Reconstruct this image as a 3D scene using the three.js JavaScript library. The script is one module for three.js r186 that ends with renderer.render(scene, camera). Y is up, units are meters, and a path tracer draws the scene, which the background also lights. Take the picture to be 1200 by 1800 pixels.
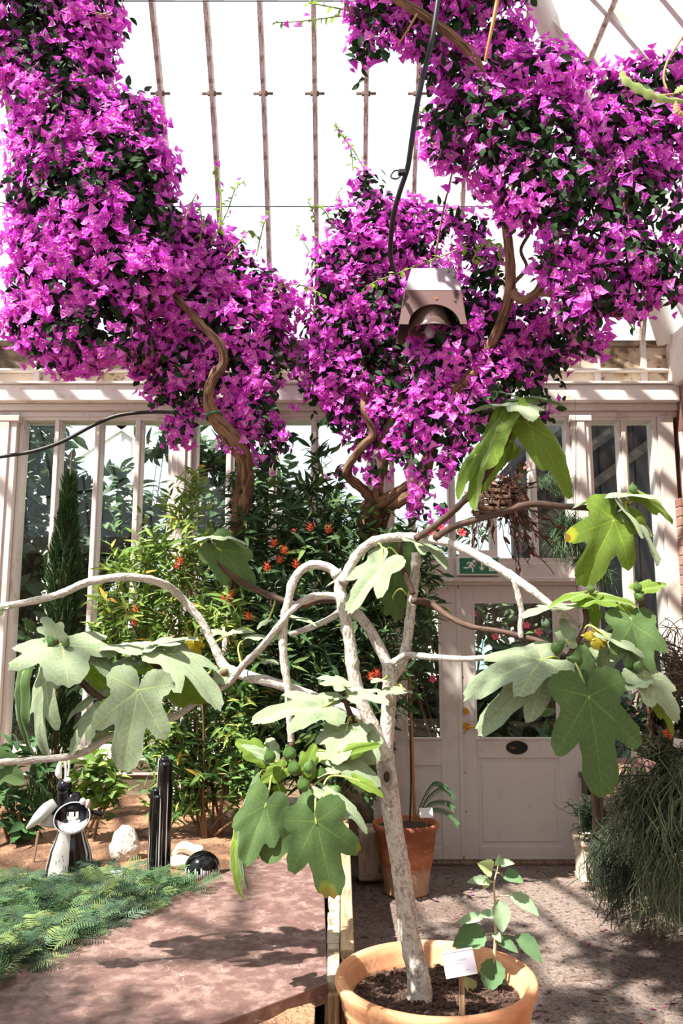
import * as THREE from 'three';
import { mergeGeometries } from 'three/addons/utils/BufferGeometryUtils.js';
import { RoundedBoxGeometry } from 'three/addons/geometries/RoundedBoxGeometry.js';
import { ImprovedNoise } from 'three/addons/math/ImprovedNoise.js';

// ---------------------------------------------------------------- camera, sky, sun, exposure
const scene = new THREE.Scene();
const F = 1450, EYE = 1.55, PITCH = 9 * Math.PI / 180;
const camera = new THREE.PerspectiveCamera(2 * Math.atan(900 / F) * 180 / Math.PI, 2 / 3, 0.05, 200);
camera.position.set(0, EYE, 0);
camera.rotation.x = PITCH;
const renderer = new THREE.WebGLRenderer({ antialias: true });
renderer.toneMapping = THREE.LinearToneMapping;
renderer.toneMappingExposure = 1.25;
renderer.shadowMap.enabled = true;
const SKY_LEVEL = 1.28;
const SUN_LEVEL = 13;
const noiseField = new ImprovedNoise();
const N3 = (x, y, z) => noiseField.noise(x, y, z);
{
  // bright thin cloud over pale blue, the same in every direction
  const w = 512, h = 256, data = new Float32Array(w * h * 4);
  for (let j = 0; j < h; j++) for (let i = 0; i < w; i++) {
    const up = ((j + 0.5) / h - 0.5) * Math.PI, a = ((i + 0.5) / w - 0.5) * 2 * Math.PI;
    const x = Math.cos(up) * Math.cos(a), y = Math.sin(up), z = Math.cos(up) * Math.sin(a);
    let n = N3(x * 2.1 + 5, y * 2.1, z * 2.1) + 0.5 * N3(x * 4.6, y * 4.6 + 9, z * 4.6) + 0.25 * N3(x * 9, y * 9, z * 9 + 3);
    n = THREE.MathUtils.smoothstep(n, -0.5, 0.35);
    const o = (j * w + i) * 4;
    data[o] = 0.72 + 0.28 * n; data[o + 1] = 0.86 + 0.14 * n; data[o + 2] = 0.92 + 0.08 * n; data[o + 3] = 1;
  }
  const t = new THREE.DataTexture(data, w, h, THREE.RGBAFormat, THREE.FloatType);
  t.mapping = THREE.EquirectangularReflectionMapping; t.magFilter = THREE.LinearFilter; t.needsUpdate = true;
  scene.background = t; scene.environment = t;
  scene.backgroundIntensity = SKY_LEVEL; scene.environmentIntensity = SKY_LEVEL;
}
const sun = new THREE.DirectionalLight(new THREE.Color(1.0, 0.94, 0.84), SUN_LEVEL);
sun.position.set(-7.5, 15, 6);
sun.target.position.set(0, 0, -3);
sun.position.add(sun.target.position);
sun.castShadow = true; sun.shadow.mapSize.set(2048, 2048); sun.shadow.radius = 1.2;
Object.assign(sun.shadow.camera, { left: -12, right: 12, top: 12, bottom: -12, near: 1, far: 40 });
scene.add(sun, sun.target);

// ---------------------------------------------------------------- helpers
const V = (x, y, z) => new THREE.Vector3(x, y, z);
function rng(a) { return () => { a = (a + 0x6d2b79f5) | 0; let t = Math.imul(a ^ (a >>> 15), 1 | a); t = (t + Math.imul(t ^ (t >>> 7), 61 | t)) ^ t; return ((t ^ (t >>> 14)) >>> 0) / 4294967296; }; }
const rr = (r, a, b) => a + (b - a) * r();
const lerp = THREE.MathUtils.lerp, smooth = THREE.MathUtils.smoothstep;
// a point of the place, measured on the photograph: picture position and distance from the camera along the floor
const axial = (py, d) => d / (Math.cos(PITCH) - (900 - py) / F * Math.sin(PITCH));
function P(px, py, d) { const a = axial(py, d), v = (900 - py) / F; return V((px - 600) / F * a, EYE + a * (Math.sin(PITCH) + v * Math.cos(PITCH)), -d); }
const mpp = (py, d) => axial(py, d) / F;
const used = new Map();
function numbered(n) { const k = used.get(n) ?? 0; used.set(n, k + 1); return k ? n + '_' + String(k).padStart(3, '0') : n; }
function lit(o) { o.castShadow = true; o.receiveShadow = true; return o; }
function thing(name, label, category, pos = V(0, 0, 0), group) {
  const o = new THREE.Group(); o.name = numbered(name); o.position.copy(pos); scene.add(o);
  o.userData = { label, category }; if (group) o.userData.group = group;
  return o;
}
function part(name, geo, mat, parent, extra) { const m = lit(new THREE.Mesh(geo, mat)); m.name = name; parent.add(m); if (extra) Object.assign(m.userData, extra); return m; }
function single(name, geo, mat, label, category, group) { const m = lit(new THREE.Mesh(geo, mat)); m.name = numbered(name); m.userData = { label, category }; if (group) m.userData.group = group; scene.add(m); return m; }
function struct(name, geo, mat) { const m = geo ? lit(new THREE.Mesh(geo, mat)) : new THREE.Group(); m.name = numbered(name); m.userData.kind = 'structure'; scene.add(m); return m; }
const rel = (geo, t) => geo.translate(-t.position.x, -t.position.y, -t.position.z);   // from world axes to a thing's own
const clean = (gs) => { const any = gs.some((g) => !g.index); return gs.map((g) => { const h = any && g.index ? g.toNonIndexed() : g; for (const k of Object.keys(h.attributes)) if (!['position', 'normal', 'uv'].includes(k)) h.deleteAttribute(k); return h; }); };
const merge = (gs) => (gs.length === 1 ? gs[0] : mergeGeometries(clean(gs)));
// uv in metres, by the way each face points
function uvm(g) {
  const p = g.attributes.position, n = g.attributes.normal, uv = new Float32Array(p.count * 2);
  for (let i = 0; i < p.count; i++) {
    const ax = Math.abs(n.getX(i)), ay = Math.abs(n.getY(i)), az = Math.abs(n.getZ(i));
    if (ax >= ay && ax >= az) { uv[2 * i] = p.getZ(i); uv[2 * i + 1] = p.getY(i); } else if (ay >= az) { uv[2 * i] = p.getX(i); uv[2 * i + 1] = p.getZ(i); } else { uv[2 * i] = p.getX(i); uv[2 * i + 1] = p.getY(i); }
  }
  g.setAttribute('uv', new THREE.BufferAttribute(uv, 2)); return g;
}
// box by its two corners, with softened edges when r > 0
function bx(x0, x1, y0, y1, z0, z1, r = 0) {
  const w = Math.abs(x1 - x0), h = Math.abs(y1 - y0), d = Math.abs(z1 - z0);
  const g = r > 0 ? new RoundedBoxGeometry(w, h, d, 1, Math.min(r, w / 2.1, h / 2.1, d / 2.1)) : new THREE.BoxGeometry(w, h, d);
  return uvm(g.translate((x0 + x1) / 2, (y0 + y1) / 2, (z0 + z1) / 2));
}
const ball = (p, r, s = [1, 1, 1], seg = 12) => new THREE.SphereGeometry(r, seg, Math.round(seg * 0.7)).scale(...s).translate(p.x, p.y, p.z);
// a limb along points with a radius at each, knobbly when bump > 0
function limb(pts, radii, { seg = 8, div = 4, bump = 0, seed = 1, cap = true, knots = 0 } = {}) {
  const curve = new THREE.CatmullRomCurve3(pts, false, 'centripetal'), n = Math.max(2, (pts.length - 1) * div);
  const pos = [], uv = [], idx = [];
  let t = curve.getTangent(0), nrm = Math.abs(t.y) > 0.9 ? V(1, 0, 0) : V(0, 1, 0); nrm.sub(t.clone().multiplyScalar(nrm.dot(t))).normalize();
  let along = 0, last = null;
  for (let i = 0; i <= n; i++) {
    const u = i / n, k = u * (pts.length - 1), a = Math.min(pts.length - 2, Math.floor(k)), c = curve.getPoint(u);
    t = curve.getTangent(u); nrm.sub(t.clone().multiplyScalar(nrm.dot(t))).normalize();
    const b = t.clone().cross(nrm); if (last) along += c.distanceTo(last); last = c;
    let r = lerp(radii[a], radii[a + 1], k - a);
    if (knots) { const q = Math.sin(along * knots + seed); r *= 1 + 0.16 * Math.pow(Math.max(0, q), 6); }
    for (let j = 0; j <= seg; j++) {
      const h = (j % seg) / seg * Math.PI * 2, dir = nrm.clone().multiplyScalar(Math.cos(h)).addScaledVector(b, Math.sin(h));
      const q = r * (1 + bump * N3(c.x * 40 + dir.x * 2 + seed, c.y * 40 + dir.y * 2, c.z * 40 + dir.z * 2));
      pos.push(c.x + dir.x * q, c.y + dir.y * q, c.z + dir.z * q); uv.push(j / seg * 0.25, along);
    }
  }
  const w = seg + 1;
  for (let i = 0; i < n; i++) for (let j = 0; j < seg; j++) { const a = i * w + j; idx.push(a, a + 1, a + w, a + 1, a + w + 1, a + w); }
  if (cap) for (const [row, flip] of [[0, 1], [n, 0]]) {
    const c = curve.getPoint(row / n), at = pos.length / 3; pos.push(c.x, c.y, c.z); uv.push(0, 0);
    for (let j = 0; j < seg; j++) { const a = row * w + j; flip ? idx.push(at, a + 1, a) : idx.push(at, a, a + 1); }
  }
  const g = new THREE.BufferGeometry();
  g.setAttribute('position', new THREE.Float32BufferAttribute(pos, 3)); g.setAttribute('uv', new THREE.Float32BufferAttribute(uv, 2)); g.setIndex(idx); g.computeVertexNormals();
  // one seam: give both of its edges the same normal
  const nn = g.attributes.normal; for (let i = 0; i <= n; i++) { const a = i * w, b = a + seg, s = V(nn.getX(a) + nn.getX(b), nn.getY(a) + nn.getY(b), nn.getZ(a) + nn.getZ(b)).normalize(); nn.setXYZ(a, s.x, s.y, s.z); nn.setXYZ(b, s.x, s.y, s.z); }
  return g;
}
const wire = (pts, r, seg = 6, div = 6) => limb(pts, pts.map(() => r), { seg, div });
const lathe = (prof, seg = 40) => new THREE.LatheGeometry(prof.map(([r, y]) => new THREE.Vector2(r, y)), seg);
function tri(pos, uv, idx) { const g = new THREE.BufferGeometry(); g.setAttribute('position', new THREE.Float32BufferAttribute(pos, 3)); g.setAttribute('uv', new THREE.Float32BufferAttribute(uv, 2)); g.setIndex(idx); g.computeVertexNormals(); return g; }
// a blade along +x: length 1, half-width profile, folded along its middle and bent down
function blade(profile, { fold = 0.25, bend = 0.3, twist = 0 } = {}) {
  const pos = [], uv = [], idx = [], n = profile.length - 1;
  profile.forEach((w, i) => {
    const x = i / n, y = -bend * x * x, c = Math.cos(twist * x), s = Math.sin(twist * x);
    for (const k of [-1, 0, 1]) { const a = k * w, b = Math.abs(k) * w * fold; pos.push(x, y + b * c + a * s, a * c - b * s); uv.push(x, 0.5 + 0.5 * k); }
  });
  for (let i = 0; i < n; i++) for (let k = 0; k < 2; k++) { const a = i * 3 + k; idx.push(a, a + 1, a + 3, a + 1, a + 4, a + 3); }
  return tri(pos, uv, idx);
}
// colour or height textures that repeat: fn(u, v, noise) with u, v in 0..1
function pnoise(seed) {
  const r = rng(seed), T = new Float32Array(65536); for (let i = 0; i < 65536; i++) T[i] = r();
  const at = (x, y, p) => T[((((y % p) + p) % p) * 256 + (((x % p) + p) % p)) & 65535];
  return (u, v, p) => { const x = u * p, y = v * p, i = Math.floor(x), j = Math.floor(y), a = x - i, b = y - j, s = a * a * (3 - 2 * a), t = b * b * (3 - 2 * b); return lerp(lerp(at(i, j, p), at(i + 1, j, p), s), lerp(at(i, j + 1, p), at(i + 1, j + 1, p), s), t); };
}
function texture(w, h, fn, { srgb = true, size = 1, size2 = size, seed = 7 } = {}) {
  const n = pnoise(seed), data = new Uint8Array(w * h * 4), fbm = (u, v, p, o = 4) => { let s = 0, a = 0.5; for (let i = 0; i < o; i++) { s += a * n(u, v, p); a /= 2; p *= 2; if (p > 256) break; } return s; };
  for (let j = 0; j < h; j++) for (let i = 0; i < w; i++) { const c = fn((i + 0.5) / w, (j + 0.5) / h, n, fbm), o = (j * w + i) * 4; for (let k = 0; k < 3; k++) data[o + k] = Math.max(0, Math.min(255, (typeof c === 'number' ? c : c[k]) * 255)); data[o + 3] = 255; }
  const t = new THREE.DataTexture(data, w, h); t.wrapS = t.wrapT = THREE.RepeatWrapping; t.magFilter = THREE.LinearFilter; t.minFilter = THREE.LinearMipmapLinearFilter; t.generateMipmaps = true;
  if (srgb) t.colorSpace = THREE.SRGBColorSpace; t.repeat.set(1 / size, 1 / size2); t.needsUpdate = true; return t;
}
function canvasTexture(w, h, draw, srgb = true) { const c = document.createElement('canvas'); c.width = w; c.height = h; draw(c.getContext('2d'), w, h); const t = new THREE.CanvasTexture(c); if (srgb) t.colorSpace = THREE.SRGBColorSpace; t.needsUpdate = true; return t; }
const mix3 = (a, b, t) => [lerp(a[0], b[0], t), lerp(a[1], b[1], t), lerp(a[2], b[2], t)];
const std = (o) => new THREE.MeshStandardMaterial({ side: THREE.DoubleSide, ...o });
const phy = (o) => new THREE.MeshPhysicalMaterial({ side: THREE.DoubleSide, ...o });
const leafy = (color, through = 0.35, rough = 0.95, extra = {}) => phy({ color, roughness: rough, transmission: through, thickness: 0, specularIntensity: 0.6, ...extra });

// ---------------------------------------------------------------- materials
const paintMap = (seed, base, stain) => texture(512, 512, (u, v, n, f) => { const a = f(u, v, 6, 5), b = f(u, v, 24, 4), s = smooth(a, 0.56, 0.75) * 0.6 + smooth(b, 0.6, 0.8) * 0.4, sp = n(u, v, 200) > 0.985 ? 0.5 : 0; return mix3(base, stain, Math.min(1, s * 0.55 + sp)); }, { size: 1.3, seed });
const M = {};
M.paint = std({ map: paintMap(3, [0.86, 0.83, 0.80], [0.60, 0.53, 0.46]), roughness: 0.55 });
M.paintClean = std({ map: paintMap(5, [0.82, 0.795, 0.765], [0.70, 0.64, 0.59]), roughness: 0.5 });
M.beam = std({ map: paintMap(8, [0.92, 0.895, 0.87], [0.6, 0.53, 0.46]), roughness: 0.55 });
M.stained = std({ map: texture(512, 512, (u, v, n, f) => { const a = f(u, v, 5, 5), b = f(u, v, 30, 3); return mix3(mix3([0.87, 0.81, 0.73], [0.68, 0.58, 0.45], smooth(a, 0.35, 0.7)), [0.36, 0.31, 0.24], smooth(b + a * 0.5, 0.72, 1.0) * 0.8); }, { size: 1.1, seed: 11 }), roughness: 0.75 });
M.dirtyStone = std({ map: texture(512, 512, (u, v, n, f) => { const a = f(u, v, 8, 5), b = f(u, v, 40, 3); return mix3(mix3([0.62, 0.55, 0.45], [0.38, 0.33, 0.26], smooth(a, 0.3, 0.65)), [0.24, 0.24, 0.16], smooth(b, 0.55, 0.8) * 0.7); }, { size: 0.9, seed: 13 }), roughness: 0.85 });
M.sash = std({ map: texture(256, 256, (u, v, n, f) => mix3([0.82, 0.78, 0.73], [0.55, 0.47, 0.39], smooth(f(u, v, 20, 4), 0.4, 0.75)), { size: 0.5, seed: 17 }), roughness: 0.6 });
M.glass = phy({ color: 0xffffff, roughness: 0, transmission: 1, thickness: 0, ior: 1.5 });
M.glassOld = phy({ color: new THREE.Color(0.93, 0.97, 0.955), roughness: 0, transmission: 1, thickness: 0, ior: 1.5 });
M.gravel = std({ map: texture(1024, 1024, (u, v, n, f) => { const a = f(u, v, 5, 5), g = n(u, v, 240), h = n(u * 1 + 0.3, v, 128); let c = mix3([0.51, 0.455, 0.425], [0.43, 0.365, 0.335], smooth(a, 0.38, 0.68)); if (f(u + 0.4, v, 64, 3) > 0.6) c = [0.36, 0.27, 0.235]; const k = 0.74 + 0.36 * g + 0.2 * (h - 0.5); return c.map((x) => x * k); }, { size: 1.6, seed: 21 }), roughness: 0.95, bumpMap: texture(512, 512, (u, v, n, f) => 0.5 * n(u, v, 220) + 0.5 * f(u, v, 40, 3), { srgb: false, size: 0.8, seed: 22 }), bumpScale: 0.006 });
M.soil = std({ map: texture(512, 512, (u, v, n, f) => { const a = f(u, v, 6, 5), g = n(u, v, 200); return mix3([0.60, 0.45, 0.34], [0.36, 0.25, 0.18], smooth(a, 0.35, 0.7)).map((x) => x * (0.75 + 0.4 * g)); }, { size: 0.9, seed: 25 }), roughness: 1, bumpMap: texture(256, 256, (u, v, n, f) => f(u, v, 30, 4), { srgb: false, size: 0.35, seed: 26 }), bumpScale: 0.012 });
M.darkSoil = std({ map: texture(256, 256, (u, v, n, f) => { const g = n(u, v, 90), a = f(u, v, 12, 4); return mix3([0.42, 0.31, 0.26], [0.17, 0.12, 0.10], smooth(a + 0.5 * g, 0.4, 0.85)); }, { size: 0.25, seed: 27 }), roughness: 1 });
M.marble = std({ roughness: 0.33, map: texture(1024, 1024, (u, v, n, f) => {
  const g = f(u, v, 40, 4), w = f(u * 1, v, 14, 4), k = n(u, v, 220); let c = mix3([0.43, 0.335, 0.32], [0.55, 0.46, 0.435], smooth(g * 0.6 + w * 0.4, 0.34, 0.62));
  const v1 = Math.abs(f(u + 0.2, v + 0.6, 6, 6) - 0.48), v2 = Math.abs(f(u + 0.7, v + 0.3, 11, 5) - 0.47), v3 = Math.abs(f(u + 0.4, v + 0.9, 22, 4) - 0.47);
  c = mix3(c, [0.74, 0.68, 0.65], (1 - smooth(v1, 0.0, 0.006)) * 0.75 * smooth(w, 0.4, 0.5)); c = mix3(c, [0.7, 0.64, 0.62], (1 - smooth(v2, 0.0, 0.006)) * 0.55); c = mix3(c, [0.30, 0.21, 0.2], (1 - smooth(v3, 0.0, 0.012)) * 0.5); return c.map((x) => x * (0.93 + 0.13 * k));
}, { size: 1.25, seed: 31 }) });
const wood = (a, b, seed, rough = 0.75) => std({ roughness: rough, map: texture(256, 512, (u, v, n, f) => { const g = f(u, v * 0.25, 48, 3), k = f(u, v, 4, 3); return mix3(a, b, smooth(g * 0.7 + k * 0.45, 0.35, 0.75)); }, { size: 0.3, size2: 0.9, seed }) });
M.timber = wood([0.74, 0.63, 0.50], [0.50, 0.39, 0.28], 33);
M.greyWood = wood([0.52, 0.42, 0.34], [0.28, 0.2, 0.15], 35);
M.cane = std({ color: 0xa9793f, roughness: 0.5 });
M.paleBlock = std({ roughness: 0.85, map: texture(256, 256, (u, v, n, f) => mix3([0.72, 0.66, 0.58], [0.45, 0.38, 0.32], smooth(f(u, v, 18, 4), 0.35, 0.7)), { size: 0.9, seed: 37 }) });
M.terracotta = std({ roughness: 0.8, map: texture(512, 512, (u, v, n, f) => { const a = f(u, v, 5, 5), b = f(u, v * 0.3, 60, 3); return mix3(mix3([0.86, 0.645, 0.485], [0.78, 0.53, 0.38], smooth(a, 0.3, 0.68)), [0.93, 0.80, 0.66], smooth(b, 0.52, 0.75) * 0.45).map((x) => x * (0.95 + 0.1 * n(u, v, 200))); }, { size: 0.6, seed: 41 }) });
M.terracottaOld = std({ roughness: 0.85, map: texture(512, 512, (u, v, n, f) => { const a = f(u, v, 4, 5), b = f(u, v * 0.4, 50, 3), chalk = smooth(0.44 - v + 0.7 * (a - 0.5) + 0.25 * (b - 0.5), -0.08, 0.1) * 0.8; return mix3(mix3(mix3([0.72, 0.44, 0.30], [0.55, 0.31, 0.21], smooth(a, 0.3, 0.68)), [0.8, 0.66, 0.52], smooth(b, 0.55, 0.75) * 0.5), [0.73, 0.62, 0.52], chalk); }, { seed: 43 }) });
M.figBark = std({ roughness: 0.85, map: texture(256, 512, (u, v, n, f) => { const a = f(u, v, 18, 4), r = f(u * 0.3, v, 80, 2), s = n(u, v, 120); let c = mix3([0.78, 0.765, 0.735], [0.57, 0.53, 0.49], smooth(a * 0.6 + r * 0.5, 0.35, 0.72)); return mix3(c, [0.34, 0.28, 0.24], s > 0.87 ? 0.6 : 0); }, { size: 0.25, size2: 0.5, seed: 47 }), bumpMap: texture(128, 256, (u, v, n, f) => f(u * 0.5, v, 50, 3), { srgb: false, size: 0.25, size2: 0.5, seed: 48 }), bumpScale: 0.003 });
M.figTwig = std({ roughness: 0.75, map: texture(128, 256, (u, v, n, f) => mix3([0.33, 0.235, 0.18], [0.17, 0.11, 0.085], smooth(f(u, v, 20, 3), 0.3, 0.7)), { size: 0.25, size2: 0.4, seed: 49 }) });
M.vineBark = std({ roughness: 0.9, map: texture(256, 512, (u, v, n, f) => mix3([0.56, 0.43, 0.33], [0.26, 0.18, 0.13], smooth(f(u, v * 0.35, 36, 4) * 0.8 + 0.3 * f(u, v, 5, 3), 0.3, 0.75)), { size: 0.25, size2: 0.8, seed: 51 }), bumpMap: texture(128, 256, (u, v, n, f) => f(u, v * 0.3, 40, 3), { srgb: false, size: 0.25, size2: 0.8, seed: 52 }), bumpScale: 0.006 });
M.rubber = std({ color: 0x141417, roughness: 0.5 });
M.steel = std({ color: 0x9a9a98, roughness: 0.35, metalness: 0.9 });
M.brass = std({ color: 0xc79a3e, roughness: 0.28, metalness: 1 });
M.black = std({ color: 0x070707, roughness: 0.25 });
M.white = std({ color: 0xe9e7e4, roughness: 0.5 });
// ---------------------------------------------------------------- the glasshouse: floor, walls, roof
const WZ = -6.22, WX = 2.6, FZ = 6.66, LX = -10.28, EAVE = 3.9;
const hy = (py) => P(600, py, 6.22).y, hx = (px, py = 900) => P(px, py, 6.22).x;
struct('floor', bx(LX - 0.2, WX + 0.2, -0.12, 0, WZ - 0.2, FZ + 0.2), M.gravel);
{ // the ground outside, one level with the floor
  struct('ground', bx(-30, 30, -0.3, -0.02, -34, WZ - 0.2), std({ roughness: 1, map: texture(256, 256, (u, v, n, f) => mix3([0.32, 0.34, 0.2], [0.42, 0.37, 0.28], smooth(f(u, v, 10, 4), 0.4, 0.6)), { size: 2, seed: 61 }) }));
}
// back wall: plinth, posts, beam, parapet
const wallBack = struct('wall_back', null);
{
  const w = wallBack, yb = hy(712), yt = hy(683), yl = hy(650), yh = hy(733), ys = hy(1323);
  part('plinth', bx(LX, 0.28, 0, ys - 0.16, WZ - 0.3, WZ), M.dirtyStone, w);
  part('plinth', bx(1.9, WX, 0, ys - 0.35, WZ - 0.3, WZ), M.stained, w);
  part('sill', merge([bx(LX, 0.28, ys - 0.06, ys, WZ - 0.3, WZ + 0.05, 0.01), bx(LX, 0.28, ys - 0.16, ys - 0.06, WZ - 0.3, WZ + 0.015, 0.008)]), M.paintClean, w);
  part('sill', bx(1.9, WX, ys - 0.35, ys - 0.29, WZ - 0.3, WZ + 0.05, 0.01), M.paintClean, w);
  part('beam', merge([bx(LX, WX, yb, yt, WZ - 0.3, WZ + 0.11, 0.012), bx(LX, WX, yt, yt + 0.02, WZ - 0.3, WZ + 0.13, 0.006)]), M.beam, w);
  part('moulding', merge([bx(LX, WX, yb - 0.055, yb, WZ - 0.28, WZ + 0.05, 0.01), bx(LX, WX, yb - 0.10, yb - 0.055, WZ - 0.25, WZ + 0.02, 0.008)]), M.paint, w);
  part('ledge', bx(LX, WX, yl - 0.025, yl, WZ - 0.2, WZ + 0.045, 0.008), M.paint, w);
  part('coping', bx(LX, WX, EAVE - 0.05, EAVE, WZ - 0.2, WZ + 0.03, 0.01), M.dirtyStone, w);
  for (let k = -9; k < 8; k++) {   // parapet panels between the feet of the roof bars
    const x0 = -0.19 + 0.365 * k, x1 = Math.min(WX, x0 + 0.365);
    part('parapet_panel', merge([bx(x0 + 0.012, x1 - 0.004, yl, EAVE - 0.05, WZ - 0.1, WZ + 0.004 * ((k * 7) % 3), 0.005)]), k < 1 ? M.dirtyStone : M.stained, w);
    part('parapet_panel', merge([bx(x0 + 0.012, x1 - 0.004, yt + 0.02, yl - 0.025, WZ - 0.1, WZ + 0.004 * ((k * 5) % 3), 0.005)]), M.stained, w);
    part('batten', bx(x0 - 0.024, x0 + 0.024, yt + 0.02, EAVE, WZ - 0.1, WZ + 0.035, 0.006), M.paint, w);
  }
  part('parapet_back', bx(LX, -0.19 - 0.365 * 9, yt, EAVE, WZ - 0.2, WZ), M.stained, w);
  part('parapet_back', bx(LX, WX, yt, EAVE, WZ - 0.2, WZ - 0.1), M.stained, w);
  const posts = [[hx(-320, 720), 0.11], [hx(15, 720), 0.1], [hx(324, 720), 0.075], [0.30, 0.07], [1.836, 0.066]];
  for (const [x, h] of posts) {
    part('post', merge([bx(x - h, x + h, 0.02, yb - 0.1, WZ - 0.16, WZ + 0.06, 0.008), bx(x - h - 0.02, x + h + 0.02, yb - 0.15, yb - 0.1, WZ - 0.16, WZ + 0.08, 0.008), bx(x - h * 0.45, x + h * 0.45, 0.02, yb - 0.15, WZ, WZ + 0.075, 0.006)]), M.paint, w);
  }
  // windows: one per bay, each mullion and pane a piece
  let wn = 0;
  const windowBay = (x0, x1, y0, y1, mull, mw = 0.028) => {
    const g = struct('window_' + ++wn, null);
    part('window_frame', merge([bx(x0, x0 + 0.035, y0, y1, WZ - 0.11, WZ + 0.015, 0.006), bx(x1 - 0.035, x1, y0, y1, WZ - 0.11, WZ + 0.015, 0.006), bx(x0, x1, y1 - 0.03, y1, WZ - 0.11, WZ + 0.01, 0.005), bx(x0, x1, y0, y0 + 0.05, WZ - 0.11, WZ + 0.02, 0.006)]), M.paint, g);
    const xs = [x0 + 0.035, ...mull, x1 - 0.035];
    for (const x of mull) part('mullion', merge([bx(x - mw, x + mw, y0 + 0.04, y1 - 0.02, WZ - 0.1, WZ, 0.006), bx(x - mw * 0.5, x + mw * 0.5, y0 + 0.04, y1 - 0.02, WZ - 0.02, WZ + 0.018, 0.005)]), M.paint, g);
    for (let i = 0; i < xs.length - 1; i++) {
      const rows = 3;
      for (let j = 0; j < rows; j++) { const a = lerp(y0 + 0.03, y1 - 0.02, j / rows), b = lerp(y0 + 0.03, y1 - 0.02, (j + 1) / rows); if (b - a > 0.9 || rows === 3) part('pane', new THREE.PlaneGeometry(xs[i + 1] - xs[i], b - a + 0.012).rotateX(0.004).translate((xs[i] + xs[i + 1]) / 2, (a + b) / 2, WZ - 0.055 - 0.003 * j), M.glassOld, g); }
    }
    return g;
  };
  const q = (px) => hx(px, 740);
  windowBay(posts[0][0] + 0.1, posts[1][0] - 0.1, ys, yh, [q(-240), q(-165), q(-90)]);
  windowBay(posts[1][0] + 0.1, posts[2][0] - 0.075, ys, yh, [q(103), q(174), q(245)]);
  windowBay(posts[2][0] + 0.075, 0.23, ys, yh, [q(405), q(480), q(553)]);
  windowBay(0.37, 1.77, hy(993), yh, [q(722), q(791), q(862), q(933)], 0.026);
  windowBay(1.90, 2.44, ys - 0.3, yh, [q(1093)], 0.034);
  part('transom_rail', merge([bx(0.37, 1.77, hy(1024), hy(990), WZ - 0.12, WZ + 0.03, 0.008), bx(0.37, 1.77, hy(1024) - 0.0, hy(1016), WZ - 0.1, WZ + 0.075, 0.006)]), M.paint, w);
  part('corner_post', bx(2.44, 2.56, 0.02, yb - 0.1, WZ - 0.16, WZ + 0.045, 0.008), M.paint, w);
  // brick pier in the corner
  const r = rng(5), brickM = [0x9a7468, 0x8b655b, 0xa98378, 0x7f5a52].map((c) => std({ color: c, roughness: 0.9 }));
  part('mortar', bx(2.535, WX + 0.2, 0, 2.62, WZ - 0.1, WZ + 0.13), M.stained, w);
  for (let j = 0; j < 36; j++) for (let i = 0; i < 2; i++) {
    const x = 2.53 + i * 0.2 - (j % 2) * 0.1, x0 = Math.max(2.53, x), x1 = Math.min(WX + 0.1, x + 0.19); if (x1 - x0 < 0.02) continue;
    part('brick', bx(x0, x1, j * 0.073 + 0.004, j * 0.073 + 0.066, WZ, WZ + 0.139 + 0.004 * r(), 0.004), brickM[Math.floor(r() * 4)], w);
  }
}
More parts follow.
